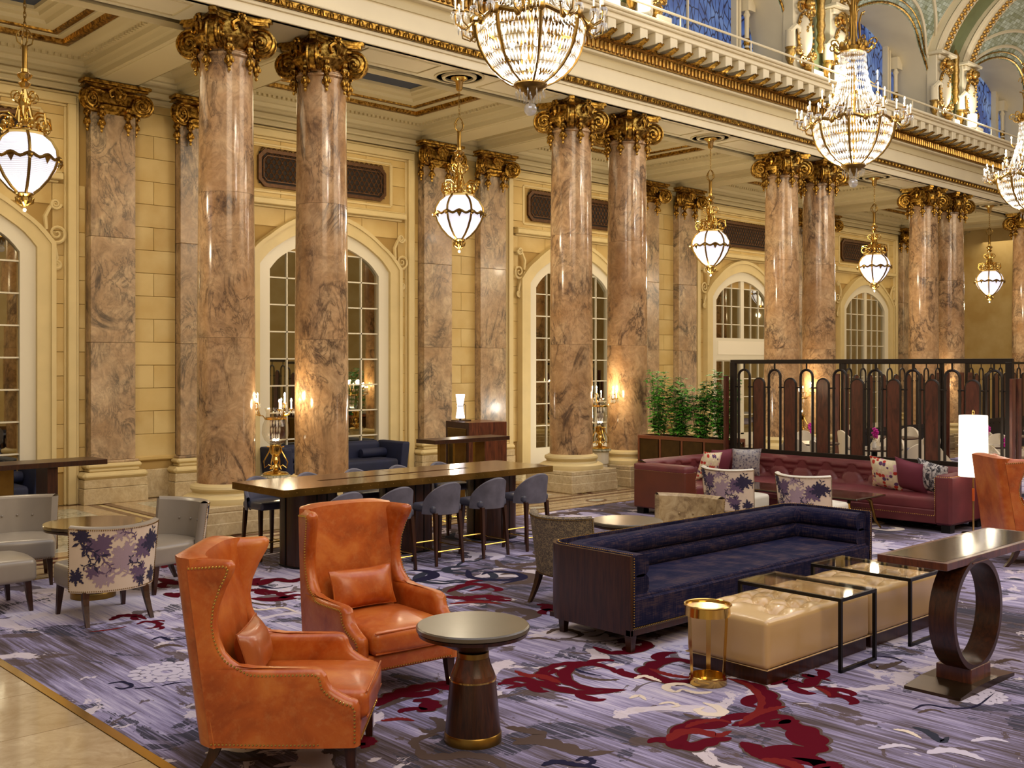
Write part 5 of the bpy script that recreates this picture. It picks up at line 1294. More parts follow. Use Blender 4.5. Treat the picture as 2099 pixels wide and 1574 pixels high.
# ---- navy sofas behind the columns
nv = thing('navy_sofa', 'navy velvet sofa with slanted arms against the mirrored door behind the front columns', 'sofa', (10.65, 15.75, 0), 0, 'navy velvet sofas at the mirrored doors')
MB().rb(0, .62, .48, 2.2, .22, .52, .08, 4).build('back', 'navy_velvet', nv, smooth=60); MB().rb(0, .25, .30, 2.1, .75, .28, .06, 4).build('seat', 'navy_velvet', nv, smooth=60)
for s_ in (-1, 1):
    MB().rb(s_ * 1.18, .32, .40, .17, .82, .66, .04, 4, fn=lambda p: Vector((p.x + s_ * .12 * (p.z - .1), p.y, p.z))).build('arm', 'navy_velvet', nv, smooth=60)
    q = MB().lathe([(0, -.28), (.08, -.27), (.09, -.2), (.09, .2), (.08, .27), (0, .28)], 16, Matrix.Translation((s_ * .85, .42, .52)) @ Matrix.Rotation(PI / 2, 4, 'Y')); q.build('bolster', 'navy_velvet', nv)
    for y in (0.0, .62): MB().box(s_ * 1.05 - .03, s_ * 1.05 + .03, y - .03, y + .03, 0, .12).build('foot', 'dark_wood', nv, smooth=0)
dup(nv, (4.15, 15.75, 0), 0, 'navy velvet sofa glimpsed under the high table at the left photo edge')
# ================================================================= carpet scrollwork (flat pile of another colour)
MOTIF = [([(4.81,5.269),(4.958,5.282),(5.003,5.09),(5.016,4.873),(5.126,4.714),(5.326,4.613)],'crimson',0.1),([(5.326,4.613),(5.176,4.782),(5.163,4.971),(5.28,5.139),(5.467,5.225),(5.598,5.171),(5.614,5.022),(5.555,4.915)],'crimson',0.09),([(5.083,4.985),(5.1,5.151),(5.198,5.279),(5.388,5.332),(5.544,5.289),(5.66,5.181)],'crimson',0.07),([(5.115,5.015),(5.133,5.213),(5.07,5.303),(5.088,5.446)],'red_brick',0.08),([(5.013,4.962),(4.975,5.085),(4.891,5.163),(4.749,5.178)],'crimson',0.07),([(5.36,5.161),(5.333,4.995),(5.381,4.858),(5.476,4.8)],'carpet_brown',0.05),([(5.432,5.191),(5.406,5.086),(5.437,4.931)],'carpet_ink',0.03),([(5.887,4.419),(5.687,4.513),(5.725,4.757),(5.931,4.861),(6.147,4.832),(6.124,4.682)],'crimson',0.12),([(5.817,4.834),(5.794,4.661),(5.826,4.538),(5.912,4.396)],'red_brick',0.06),([(5.957,5.503),(5.919,5.294),(6.083,5.197),(6.303,5.238),(6.331,5.409),(6.16,5.449)],'crimson',0.09),([(6.034,4.282),(6.002,4.072),(5.851,3.873),(5.628,3.74),(5.42,3.688),(5.269,3.687)],'crimson',0.12),([(6.028,4.318),(6.0,4.133),(5.832,3.919),(5.645,3.801),(5.41,3.733)],'red_brick',0.05),([(6.116,4.025),(6.283,4.02),(6.243,3.937),(6.296,3.858),(6.45,3.896),(6.494,3.979),(6.495,3.793)],'crimson',0.1),([(6.312,3.813),(6.303,3.734),(6.228,3.633),(6.16,3.614)],'crimson',0.09),([(6.298,3.797),(6.251,3.697),(6.182,3.621)],'red_brick',0.04),([(4.764,3.823),(4.934,3.861),(5.031,3.794),(5.051,3.686),(5.181,3.677)],'red_brick',0.09),([(5.086,3.61),(4.965,3.658),(4.808,3.676),(4.784,3.761),(5.035,3.904),(5.215,3.878),(5.23,3.746)],'crimson',0.11),([(5.022,3.894),(5.144,3.897),(5.273,3.848),(5.294,3.757)],'red_brick',0.05),([(5.251,3.727),(5.395,3.687),(5.594,3.647),(5.593,3.527),(5.577,3.494)],'crimson',0.09),([(5.297,3.707),(5.537,3.749),(5.721,3.73),(5.803,3.705)],'red_brick',0.06),([(5.364,3.598),(5.494,3.548),(5.496,3.384),(5.329,3.213),(5.152,3.203),(5.131,3.314)],'crimson',0.13),([(5.074,3.534),(4.994,3.35),(4.979,3.216),(4.906,3.05)],'crimson',0.14),([(4.926,3.304),(4.981,3.157),(4.914,2.997)],'red_brick',0.08),([(5.145,3.26),(5.339,3.288),(5.353,3.233)],'carpet_brown',0.06),([(5.154,3.054),(5.087,2.928)],'crimson',0.1),([(5.686,4.308),(5.701,4.441),(5.611,4.494),(5.532,4.451),(5.529,4.367),(5.615,4.374)],'carpet_cream',0.06),([(5.706,4.203),(5.618,4.256),(5.603,4.385)],'carpet_cream',0.05),([(5.479,4.112),(5.468,3.991),(5.398,3.903),(5.317,3.954),(5.333,4.04),(5.412,4.043)],'carpet_cream',0.07),([(5.545,4.737),(5.646,4.736),(5.643,4.646),(5.629,4.567)],'carpet_cream',0.05),([(5.244,4.278),(5.324,4.256),(5.319,4.182),(5.255,4.189)],'carpet_cream',0.035),([(5.222,4.067),(5.208,3.909),(5.251,3.797)],'carpet_brown',0.05),([(5.198,4.481),(5.29,4.478),(5.247,4.381)],'carpet_cream',0.04),([(3.909,5.466),(4.081,5.546),(4.311,5.586),(4.509,5.549),(4.66,5.498)],'crimson',0.12),([(3.865,5.404),(4.092,5.455),(4.281,5.444)],'carpet_brown',0.05),([(4.137,5.386),(4.206,5.349),(4.191,5.23),(4.087,5.198),(4.077,5.284)],'crimson',0.08),([(3.77,5.222),(3.877,5.17),(3.921,5.081)],'red_brick',0.05),([(3.542,5.122),(3.524,4.975),(3.417,4.918)],'crimson',0.06),([(6.348,7.739),(6.745,7.885),(6.825,7.686),(6.542,7.647)],'crimson',0.1),([(6.221,7.656),(6.317,7.454),(6.537,7.362),(6.619,7.118)],'crimson',0.12),([(6.066,7.361),(6.311,7.241),(6.42,7.032)],'red_brick',0.08),([(6.645,6.823),(6.66,6.652),(6.508,6.441)],'crimson',0.1),([(5.17,9.541),(5.241,9.284),(5.467,9.395),(5.56,9.178),(5.72,9.293)],'crimson',0.12),([(4.933,9.142),(5.105,9.043),(5.174,8.801),(5.354,8.751)],'crimson',0.1),([(4.884,8.786),(4.991,8.576),(5.204,8.489)],'crimson',0.11),([(5.218,9.243),(5.252,9.026),(5.437,8.976)],'carpet_ink',0.04),([(4.665,8.61),(4.698,8.322),(4.894,8.242),(4.89,7.993)],'carpet_cream',0.05),([(4.775,8.722),(4.841,8.447),(5.006,8.347)],'carpet_brown',0.05),([(4.919,10.703),(5.161,11.048),(5.093,10.726)],'crimson',0.1),([(4.658,10.246),(4.667,9.881),(4.797,9.887)],'crimson',0.12),([(4.409,9.541),(4.399,9.264)],'crimson',0.1),([(3.584,8.825),(3.73,8.925),(3.822,8.84),(3.824,8.648)],'crimson',0.07),([(3.693,8.541),(3.795,8.582),(3.841,8.449),(3.763,8.342),(3.682,8.373)],'crimson',0.05),([(3.298,8.558),(3.48,8.518),(3.607,8.531)],'red_brick',0.03),([(4.03,5.077),(4.029,4.981),(3.964,4.877),(3.869,4.874),(3.864,4.97)],'carpet_brown',0.07),([(3.647,4.704),(3.608,4.588),(3.678,4.504),(3.794,4.435),(3.845,4.29),(3.8,4.124)],'carpet_brown',0.1),([(3.634,4.665),(3.708,4.805),(3.828,4.823),(3.885,4.803)],'carpet_brown',0.06),([(4.25,4.634),(4.29,4.528),(4.312,4.407),(4.198,4.391),(4.148,4.481)],'carpet_brown',0.09),([(4.089,4.397),(4.218,4.331),(4.264,4.182),(4.283,4.011),(4.429,3.926)],'carpet_brown',0.12),([(3.98,4.049),(4.077,4.035),(4.124,3.934),(4.19,3.817)],'carpet_ink',0.06),([(4.165,3.973),(4.235,3.966),(4.222,3.9),(4.123,3.898)],'carpet_ink',0.04),([(7.166,8.614),(7.475,8.819),(7.61,8.772),(7.904,8.902)],'carpet_slate',0.05),([(6.992,8.524),(7.055,8.324),(7.375,8.383),(7.636,8.288)],'carpet_slate',0.06),([(5.955,6.004),(6.123,6.06),(6.188,5.957),(6.133,5.797),(5.962,5.793)],'carpet_brown',0.06),([(5.737,6.001),(5.842,5.944),(5.871,5.757)],'carpet_brown',0.05),([(3.567,7.978),(3.662,8.011),(3.679,7.874),(3.804,7.839)],'carpet_ink',0.035),([(3.47,7.719),(3.601,7.75),(3.671,7.608)],'carpet_brown',0.06),([(2.86,7.082),(2.95,7.058),(2.962,6.927),(2.888,6.909),(2.869,6.984)],'carpet_ink',0.03),([(2.947,6.854),(3.015,6.819),(3.072,6.796)],'carpet_ink',0.02),([(3.105,6.794),(3.206,6.789),(3.277,6.754)],'carpet_ink',0.02),([(6.022,2.987),(6.005,2.889),(5.911,2.757),(6.019,2.764)],'carpet_slate',0.06),([(5.898,3.045),(5.921,2.966),(5.867,2.851)],'carpet_cream',0.04),([(7.07,3.836),(7.007,3.728),(7.175,3.705),(7.31,3.699)],'carpet_brown',0.07),([(7.274,3.908),(7.343,3.791),(7.276,3.645)],'carpet_ink',0.02),([(6.32,3.135),(6.479,3.117),(6.526,2.982),(6.676,2.894),(7.048,2.928)],'carpet_ink',0.025),([(6.28,3.083),(6.409,3.052),(6.413,2.96)],'carpet_brown',0.03),([(5.666,2.726),(5.796,2.676),(5.824,2.579),(5.794,2.459)],'carpet_pale',0.08),([(5.538,2.946),(5.668,2.898),(5.698,2.797)],'carpet_pale',0.05),([(6.033,2.643),(6.162,2.587),(6.18,2.485)],'carpet_pale',0.05),([(7.739,3.215),(7.92,3.184),(7.917,3.084)],'carpet_brown',0.05),([(10.946,4.401),(10.926,4.256)],'carpet_slate',0.08),([(2.742,5.444),(2.857,5.439),(2.918,5.33),(3.028,5.31)],'carpet_cream',0.06),([(2.788,5.253),(2.899,5.188),(2.992,5.141)],'carpet_brown',0.05),([(2.919,5.017),(3.018,4.982),(3.08,4.886)],'carpet_pale',0.05),([(8.584,8.188),(8.491,7.953)],'carpet_slate',0.05)]
def bez(pts, n=10):      # smooth curve through points
    out = []; P = [Vector((a, b)) for a, b in pts]; P = [P[0] * 2 - P[1]] + P + [P[-1] * 2 - P[-2]]
    for i in range(1, len(P) - 2):
        for j in range(n):
            t = j / n; a, b, c, d = P[i - 1:i + 3]
            out.append(.5 * ((2 * b) + (c - a) * t + (2 * a - 5 * b + 4 * c - d) * t * t + (3 * b - a - 3 * c + d) * t ** 3))
    out.append(P[-2]); return out
def ribbon(mb, pts, w_, z, lobes=3, seed=0):
    c = bez(pts); n = len(c); vs = []; rr = random.Random(seed)
    for i, p in enumerate(c):
        t = i / (n - 1); d = (c[min(n - 1, i + 1)] - c[max(0, i - 1)]); d = d.normalized() if d.length > 0 else Vector((1, 0)); nr = Vector((-d.y, d.x))
        a = w_ * .62 * (math.sin(PI * (t ** .8)) ** .6 + .02); l1 = 1 + .6 * abs(math.sin(lobes * PI * t + seed)); l2 = 1 + .15 * abs(math.cos(lobes * 1.5 * PI * t))
        vs += [(p.x + nr.x * a * l1, p.y + nr.y * a * l1, z), (p.x - nr.x * a * l2, p.y - nr.y * a * l2, z)]
    mb.add(vs, [(2 * i, 2 * i + 1, 2 * i + 3, 2 * i + 2) for i in range(n - 1)])
for ci, mt in enumerate(('carpet_slate', 'carpet_brown', 'carpet_pale', 'crimson', 'red_brick', 'carpet_cream', 'carpet_ink')):
    mb = MB(); out_ = MB()
    for i, (pts, c, w_) in enumerate(MOTIF):
        z = .0004 + .0002 * ci + .00001 * i
        if c == mt:
            ribbon(mb, pts, w_ * (.68 if c in ('crimson', 'red_brick') else .65), z, 6 + i % 3, i)
            if c == 'crimson': ribbon(out_, pts, w_ * .86, .00035 + .00001 * i, 6 + i % 3, i)
            if c == 'crimson':     # side leaves that curl off the scroll
                for t in (.35, .7):
                    cc = bez(pts); k = int(t * (len(cc) - 2)); d = (cc[k + 1] - cc[k]).normalized(); nr = Vector((-d.y, d.x)) * (1 if i % 2 else -1); p = cc[k]
                    ribbon(mb, [tuple(p), tuple(p + nr * w_ * .9 + d * w_ * .5), tuple(p + nr * w_ * 1.3 + d * w_ * 1.5), tuple(p + nr * w_ * .9 + d * w_ * 2.1)], w_ * .55, z + .00005, 1, i)
    # the same scrollwork goes on over the rest of the carpet, mostly under the furniture
    rr = random.Random(50 + ci)
    for j in range({'crimson': 30, 'red_brick': 20, 'carpet_brown': 60, 'carpet_ink': 45, 'carpet_pale': 40, 'carpet_slate': 40, 'carpet_cream': 16}[mt]):
        x, y = rr.uniform(6, 30), rr.uniform(5.4, 10.8)
        if mt in ('crimson', 'red_brick') and not (4.5 < x < 12 and 6.3 < y < 9): continue
        s = rr.uniform(.25, .55); a = rr.uniform(0, 6.3); pts = [(x + s * (1 - t * .7) * math.cos(a + t * 4), y + s * (1 - t * .7) * math.sin(a + t * 4)) for t in (0, .25, .5, .75, 1)]
        ribbon(mb, pts, rr.uniform(.05, .11), .0004 + .0002 * ci + .00001 * (200 + j) * .1, 3, j)
    o = mb.build('scroll_pattern', mt, carpet, smooth=0); stuff(o)
    if mt == 'crimson': stuff(out_.build('scroll_outline', 'carpet_brown', carpet, smooth=0))
fl2 = MB(); rr = random.Random(3)
for (cx, cy, s) in ((3.28, 7.08, .26), (5.0, 4.75, .0), (6.9, 3.0, .2)):
    if s: 
        for q in range(3):
            for i in range(9 + 3 * q):
                a = 2 * PI * i / (9 + 3 * q) + q * .3; r0 = s * (.15 + .28 * q); ribbon(fl2, [(cx + r0 * math.cos(a), cy + r0 * math.sin(a)), (cx + (r0 + s * .14) * math.cos(a + .1), cy + (r0 + s * .14) * math.sin(a + .1)), (cx + (r0 + s * .26) * math.cos(a + .25), cy + (r0 + s * .26) * math.sin(a + .25))], .055, .0020 + .00002 * i, 1, i)
stuff(fl2.build('flower_motif', 'carpet_pale', carpet, smooth=0))

# ================================================================= lamps
def lantern(x, label):
    t = thing('crystal_lantern', label, 'lantern', (x, YC, 4.46), 0, 'crystal globe lanterns between the columns')
    prof = [(.09, -.33), (.17, -.27), (.26, -.17), (.33, -.05), (.365, .06), (.355, .16), (.30, .26), (.21, .335), (.10, .37)]
    MB().lathe(prof, 40).build('crystal_globe', 'globe_beads', t, smooth=80)
    f = MB()
    for i in range(6):
        a = i * PI / 3 + .35; f.tube([((r_ + .012) * math.cos(a), (r_ + .012) * math.sin(a), z) for r_, z in prof[:-1]], .018, 5)
    wav = [((.378 + .01) * math.cos(b * PI / 36), (.388) * math.sin(b * PI / 36), .055 + .022 * math.cos(b * PI / 36 * 12 - .35 * 12)) for b in range(72)]
    f.tube(wav, .020, 5, closed=True)
    for i in range(6):
        a = i * PI / 3 + .35 + PI / 6; c, s_ = math.cos(a), math.sin(a); f.add([(.39 * c - .05 * s_, .39 * s_ + .05 * c, .06), (.39 * c + .05 * s_, .39 * s_ - .05 * c, .06), (.375 * c, .375 * s_, -.03), (.42 * c, .42 * s_, .03)], [(0, 1, 3), (1, 2, 3), (2, 0, 3)])
        f.ball((.395 * math.cos(a - PI / 6), .395 * math.sin(a - PI / 6), .05), .035, 5)
    f.build('gilt_ribs', 'brass_old', t)
    cr = MB()
    cr.lathe([(.22, .33), (.25, .35), (.24, .37), (.19, .39)], 24)
    for i in range(12):
        a = i * PI / 6; cr.ball((.23 * math.cos(a), .23 * math.sin(a), .40), .028, 4); 
        if i % 2: cr.ball((.22 * math.cos(a), .22 * math.sin(a), .46), .035, 4, sz=1.4)
    for i in range(6):
        a = i * PI / 3; M3 = Matrix.Rotation(a, 4, 'Z'); sp = spiral(.20, .47, .10, 1.1, 16, 1, -PI / 2)
        cr.tube([(p, 0, q) for p, q, tt in sp] , .011, 5, M3); cr.tube([(.19, 0, .37), (.30, 0, .44), (.28, 0, .56), (.18, 0, .58), (.10, 0, .52), (.06, 0, .66)], [.012, .012, .012, .012, .012, .014], 5, M3)
        sp = spiral(.09, .79, .065, 1.0, 12, 1, -PI / 2); cr.tube([(p, 0, q) for p, q, tt in sp], .009, 5, M3)
    cr.lathe([(.03, .45), (.05, .52), (.035, .60), (.06, .66), (.075, .73), (.05, .80), (.03, .86)], 14)
    cr.lathe([(.04, .88), (.07, .93), (.03, .96), (.075, 1.0), (.085, 1.03), (.04, 1.06), (.035, 1.10)], 14)
    cr.build('crown', 'brass', t)
    MB().lathe([(.032, 1.10), (.032, 1.34), (.04, 1.36)], 12).build('stem', 'brass_old', t)
    cg = MB()
    for i in range(4):
        a = i * PI / 2; M3 = Matrix.Rotation(a, 4, 'Z'); cg.tube([(.02, 0, 1.36), (.08, 0, 1.40), (.095, 0, 1.47), (.05, 0, 1.54), (.015, 0, 1.57)], .009, 5, M3); cg.ball((.07 * math.cos(a), .07 * math.sin(a), 1.48), .018, 4)
    cg.build('cage', 'brass_old', t)
    ch = MB(); z = 1.58; i = 0
    while z < 2.02:
        ln = .075 if i > 0 else .06
        ch.tube([(.016 * math.cos(a), 0, z + .03 + ln / 2 * 1.2 * math.sin(a)) for a in [q * PI / 4 for q in range(8)]], .0045, 4, Matrix.Rotation(PI / 2 * (i % 2), 4, 'Z'), closed=True); z += .055; i += 1
    ch.build('chain', 'brass_old', t)
    MB().lathe([(.035, 2.0), (.05, 2.02), (.06, 2.13), (.08, 2.15), (.13, 2.18), (.135, 2.195), (.12, 2.205)], 24).build('ceiling_rose', 'brass', t)
    MB().lathe([(.09, -.33), (.10, -.35), (.06, -.38), (.07, -.42), (.03, -.47), (.02, -.49)], 14).build('bottom_boss', 'brass_old', t)
    bt2 = MB()
    for i in range(6): a = i * PI / 3; bt2.tube([(.05 * math.cos(a), .05 * math.sin(a), -.36), (.10 * math.cos(a), .10 * math.sin(a), -.39), (.09 * math.cos(a), .09 * math.sin(a), -.44), (.03 * math.cos(a), .03 * math.sin(a), -.47)], .011, 5)
    bt2.build('bottom_scrolls', 'brass_old', t)
    MB().ball((0, 0, -.525), .022, 6).build('crystal_drop', 'crystal', t)
    return t
t = NT('globe_beads'); v = t.coord(); wv_ = t.node('ShaderNodeTexWave', wave_type='BANDS', bands_direction='Z', i_Scale=16.0); t.l.new(v, wv_.inputs[0])
c = t.ramp(wv_.outputs[0], [(.0, .42), (.35, 1.0)]); c = t.mix(1.0, c, 'f1f0ff', 'MULTIPLY'); t.l.new(c, t.b.inputs['Emission Color']); t.base('d8d8e0'); t.b.inputs['Emission Strength'].default_value = .93; t.set(Roughness=.2); M['globe_beads'] = t.m
ln0 = lantern(BC[0], 'hanging crystal globe lantern nearest the left edge of the photo')
for i, lb in ((1, 'hanging crystal globe lantern between the first and second column pairs'), (2, 'hanging crystal globe lantern between the second and third column pairs'), (3, 'hanging crystal globe lantern between the third and fourth column pairs'), (4, 'hanging crystal globe lantern beyond the fourth column pair, farthest right')):
    dup(ln0, (BC[i], YC, 4.46), 0, lb)
for i in range(5):
    light('lantern_light', 'POINT', (BC[i], YC, 3.85), 55, (1, .84, .60), .1)
    light('lantern_light', 'POINT', (BC[i] + .5, YC + .5, 4.5), 38, (1, .84, .60), .1)
    light('lantern_light', 'POINT', (BC[i] - .5, YC + .4, 4.5), 38, (1, .84, .60), .1)

def prism_c(mb, p, w_, h_, mat=None):     # cut crystal pendant
    x, y, z = p; mb.add([(x, y, z), (x + w_, y, z - h_ * .35), (x, y + w_, z - h_ * .35), (x - w_, y, z - h_ * .35), (x, y - w_, z - h_ * .35), (x, y, z - h_)], [(0, 1, 2), (0, 2, 3), (0, 3, 4), (0, 4, 1), (5, 2, 1), (5, 3, 2), (5, 4, 3), (5, 1, 4)], mat)
def candle_me():
    a = MB().lathe([(.0, 0), (.011, 0), (.011, .10), (0, .101)], 8).mesh('candle'); a.materials.append(M['candle'])
    b = MB().lathe([(.0, .100), (.010, .108), (.013, .120), (.006, .138), (0, .148)], 8).mesh('bulb'); b.materials.append(M['candle_bulb']); return a, b
CME, BME = candle_me()
def candle(parent, loc, s=1.0):
    o = bpy.data.objects.new('candle', CME); COL.objects.link(o); o.parent = parent; o.location = loc; o.scale = (s, s, s)
    b = bpy.data.objects.new('bulb', BME); COL.objects.link(b); b.parent = o
def chandelier():
    t = thing('crystal_chandelier', '', 'chandelier', (0, 0, 0), 0, 'large crystal chandeliers over the court')
    bowl = [(.57, .87), (.56, .76), (.53, .64), (.475, .52), (.395, .41), (.29, .32), (.17, .26)]     # z measured from the glass ball up
    cb = MB(); n = 92
    for j in range(len(bowl) - 1):
        (r0, z0), (r1, z1) = bowl[j], bowl[j + 1]; m = int(n * (r0 + r1) / 1.14)
        for i in range(m):
            a = 2 * PI * i / m; c, s_ = math.cos(a), math.sin(a); w_ = .86 * 2 * PI * r0 / m * .5
            p0 = Vector((r0 * c, r0 * s_, z0)); p1 = Vector((r1 * c, r1 * s_, z1 + .005)); mid = p0.lerp(p1, .5); tg = Vector((-s_, c, 0)) * w_; nr = (p1 - p0).cross(tg).normalized() * .010
            cb.add([p0, p1, mid + tg, mid - tg, mid + nr, mid - nr], [(0, 2, 4), (2, 1, 4), (1, 3, 4), (3, 0, 4), (2, 0, 5), (1, 2, 5), (3, 1, 5), (0, 3, 5)])
    stuff(cb.build('crystal_bowl', 'crystal', t, smooth=0))
    wr = MB()
    for r_, z in bowl[1:]: wr.tube([(r_ * math.cos(i * PI / 20), r_ * math.sin(i * PI / 20), z) for i in range(40)], .0028, 4, closed=True)
    wr.build('wire_rings', 'brass_old', t)
    rb_ = MB()
    for i in range(8):
        a = i * PI / 4 + .2; rb_.tube([((r_ + .012) * math.cos(a), (r_ + .012) * math.sin(a), z) for r_, z in bowl], [.022, .02, .019, .017, .015, .013, .012], 5); rb_.ball((.60 * math.cos(a), .60 * math.sin(a), .90), .045, 5, sz=1.4)
    rb_.build('gilt_ribs', 'brass_old', t)
    rm = MB(); rm.tube([(.59 * math.cos(b * PI / 48), .59 * math.sin(b * PI / 48), .875 + .025 * math.cos(b * PI / 48 * 8 - 1.6)) for b in range(96)], .026, 5, closed=True)
    for i in range(8): a = (i + .5) * PI / 4 + .2; rm.ball((.60 * math.cos(a), .60 * math.sin(a), .835), .04, 5, sz=1.2)
    rm.build('rim', 'brass_old', t)
    MB().lathe([(.17, .27), (.18, .25), (.16, .22), (.12, .19), (.07, .17), (.04, .13), (.02, .10)], 24).build('bottom_plate', 'brass_old', t)
    pd = MB()
    for k_, (r_, z) in enumerate(((.15, .20), (.10, .17), (.05, .15))):
        for i in range(10 - 2 * k_): a = 2 * PI * i / (10 - 2 * k_); prism_c(pd, (r_ * math.cos(a), r_ * math.sin(a), z), .012, .10)
    stuff(pd.build('pendants', 'crystal', t, smooth=0))
    MB().ball((0, 0, 0), .068, 10).build('glass_ball', 'crystal', t, smooth=0)
    # strands from the rim up to the crown
    up = [(.55, .90), (.42, 1.0), (.33, 1.15), (.26, 1.35), (.21, 1.55), (.185, 1.75), (.18, 1.92)]
    cs = MB()
    for j in range(len(up) - 1):
        (r0, z0), (r1, z1) = up[j], up[j + 1]
        for i in range(44):
            a = 2 * PI * i / 44; c, s_ = math.cos(a), math.sin(a)
            for h0, h1 in ((0, .5), (.5, 1)):
                p0 = Vector(((r0 + (r1 - r0) * h0) * c, (r0 + (r1 - r0) * h0) * s_, z0 + (z1 - z0) * h0)); p1 = Vector(((r0 + (r1 - r0) * h1) * c, (r0 + (r1 - r0) * h1) * s_, z0 + (z1 - z0) * h1)); mid = p0.lerp(p1, .5); tg = Vector((-s_, c, 0)) * .012; nr = Vector((c, s_, 0)) * .009
                cs.add([p0, p1, mid + tg, mid - tg, mid + nr, mid - nr], [(0, 2, 4), (2, 1, 4), (1, 3, 4), (3, 0, 4), (2, 0, 5), (1, 2, 5), (3, 1, 5), (0, 3, 5)])
    stuff(cs.build('crystal_strands', 'crystal', t, smooth=0))
    cr = MB(); cr.lathe([(.16, 1.90), (.19, 1.92), (.20, 1.98), (.17, 2.0)], 24)
    for i in range(8):
        M3 = Matrix.Rotation(i * PI / 4, 4, 'Z'); sp = spiral(.30, 2.03, .06, 1.2, 12, -1, PI); cr.tube([(p, 0, q) for p, q, _ in sp], .012, 5, M3); cr.tube([(.17, 0, 1.95), (.24, 0, 1.94), (.28, 0, 1.98)], .018, 5, M3)
        cr.tube([(.16, 0, 2.0), (.10, 0, 2.15), (.09, 0, 2.35), (.12, 0, 2.48), (.17, 0, 2.5)], .012, 5, M3); cr.ball((.18 * math.cos(i * PI / 4), .18 * math.sin(i * PI / 4), 2.02), .04, 4, sz=1.5)
        cr.tube([(.02, 0, 2.3), (.05, 0, 2.6), (.11, 0, 2.74), (.17, 0, 2.76), (.19, 0, 2.70)], .010, 5, M3)
    cr.build('crown', 'brass_old', t)
    MB().lathe([(.03, .12), (.035, .9), (.03, 2.4), (.05, 2.6), (.04, 2.7), (.06, 2.78), (.12, 2.86), (.14, 2.92), (.10, 2.98), (.14, 3.02), (.06, 3.06), (.04, 3.15)], 16).build('stem', 'brass_old', t)
    ch = MB(); z = 3.15; i = 0
    while z < 7.3: ch.tube([(.04 * math.cos(a), 0, z + .08 + .09 * math.sin(a)) for a in [q * PI / 3 for q in range(6)]], .012, 4, Matrix.Rotation(PI / 2 * (i % 2), 4, 'Z'), closed=True); z += .15; i += 1
    ch.build('chain', 'brass_old', t)
    # arms: 8 outer clusters of three, 8 inner pairs
    for i in range(10):
        a = i * PI / 5 + .1; M3 = Matrix.Rotation(a, 4, 'Z'); ar = MB(); dr = MB(); cd = []
        for (dx, dy, dz) in ((.20, 0, .13), (.14, .11, .09), (.14, -.11, .09)):
            ar.tube([(.60, dy * .2, .88), (.60 + dx * .5, dy * .5, .80), (.60 + dx * .95, dy * .9, .84), (.60 + dx, dy, .88 + dz - .08)], .009, 5, M3); ar.lathe([(.0, .88 + dz - .09), (.022, .88 + dz - .07), (.028, .88 + dz - .03), (.012, .88 + dz - .025)], 10, M3 @ Matrix.Translation((.60 + dx, dy, 0)))
            dr.lathe([(.045, .88 + dz - .055), (.03, .88 + dz - .075)], 10, M3 @ Matrix.Translation((.60 + dx, dy, 0)))
            for q in range(6): prism_c(dr, (.60 + dx + .043 * math.cos(q * PI / 3), dy + .043 * math.sin(q * PI / 3), .88 + dz - .06), .008, .075, M3)
            cd.append(M3 @ Vector((.60 + dx, dy, .88 + dz - .03)))
        o = ar.build('arm', 'brass_old', t); stuff(dr.build('crystal_drops', 'crystal', o, smooth=0))
        for p in cd: candle(o, p)
    for i in range(8):
        a = i * PI / 4 + .4; M3 = Matrix.Rotation(a, 4, 'Z'); ar = MB(); ar.tube([(.30, 0, 1.15), (.36, 0, 1.10), (.42, 0, 1.14), (.44, 0, 1.20)], .009, 5, M3); ar.lathe([(0, 1.19), (.022, 1.21), (.028, 1.25), (.012, 1.26)], 10, M3 @ Matrix.Translation((.44, 0, 0)))
        o = ar.build('arm', 'brass_old', t); dr = MB()
        for q in range(6): prism_c(dr, (.44 + .04 * math.cos(q * PI / 3), .04 * math.sin(q * PI / 3), 1.21), .008, .08, M3)
        stuff(dr.build('crystal_drops', 'crystal', o, smooth=0)); candle(o, M3 @ Vector((.44, 0, 1.25)))
        if i % 2 == 0:
            o = MB().tube([(.22, 0, 1.5), (.30, 0, 1.44), (.34, 0, 1.50)], .008, 5, M3).build('arm', 'brass_old', t); candle(o, M3 @ Vector((.34, 0, 1.5)))
    # lamps inside the bowl
    for i in range(6): a = i * PI / 3; MB().ball((.26 * math.cos(a), .26 * math.sin(a), .62), .03, 6).build('bulb', 'bulb', t)
    for i in range(4): a = i * PI / 2; MB().ball((.10 * math.cos(a), .10 * math.sin(a), .42 + .9 * (i % 2)), .026, 6).build('bulb', 'bulb', t)
    return t
ch0 = chandelier(); CHX = (7.70, 14.30, 20.80)
ch0.location = (CHX[0], 8.0, 4.83); ch0['label'] = 'largest-looking crystal chandelier, at the top centre of the photo with its upper part cut off'
dup(ch0, (CHX[1], 8.0, 4.83), .2, 'crystal chandelier seen whole against the cornice and blue windows')
dup(ch0, (CHX[2], 8.0, 4.83), .4, 'crystal chandelier half cut off by the right photo edge')
for x in CHX:
    light('chandelier_light', 'POINT', (x, 8.0, 5.35), 120, (1, .93, .82), .12)
    light('chandelier_light', 'POINT', (x, 8.0, 6.2), 80, (1, .93, .82), .1)
    for a in (0, 2.1, 4.2): light('chandelier_light', 'POINT', (x + .78 * math.cos(a), 8.0 + .78 * math.sin(a), 6.05), 36, (1, .84, .62), .08)

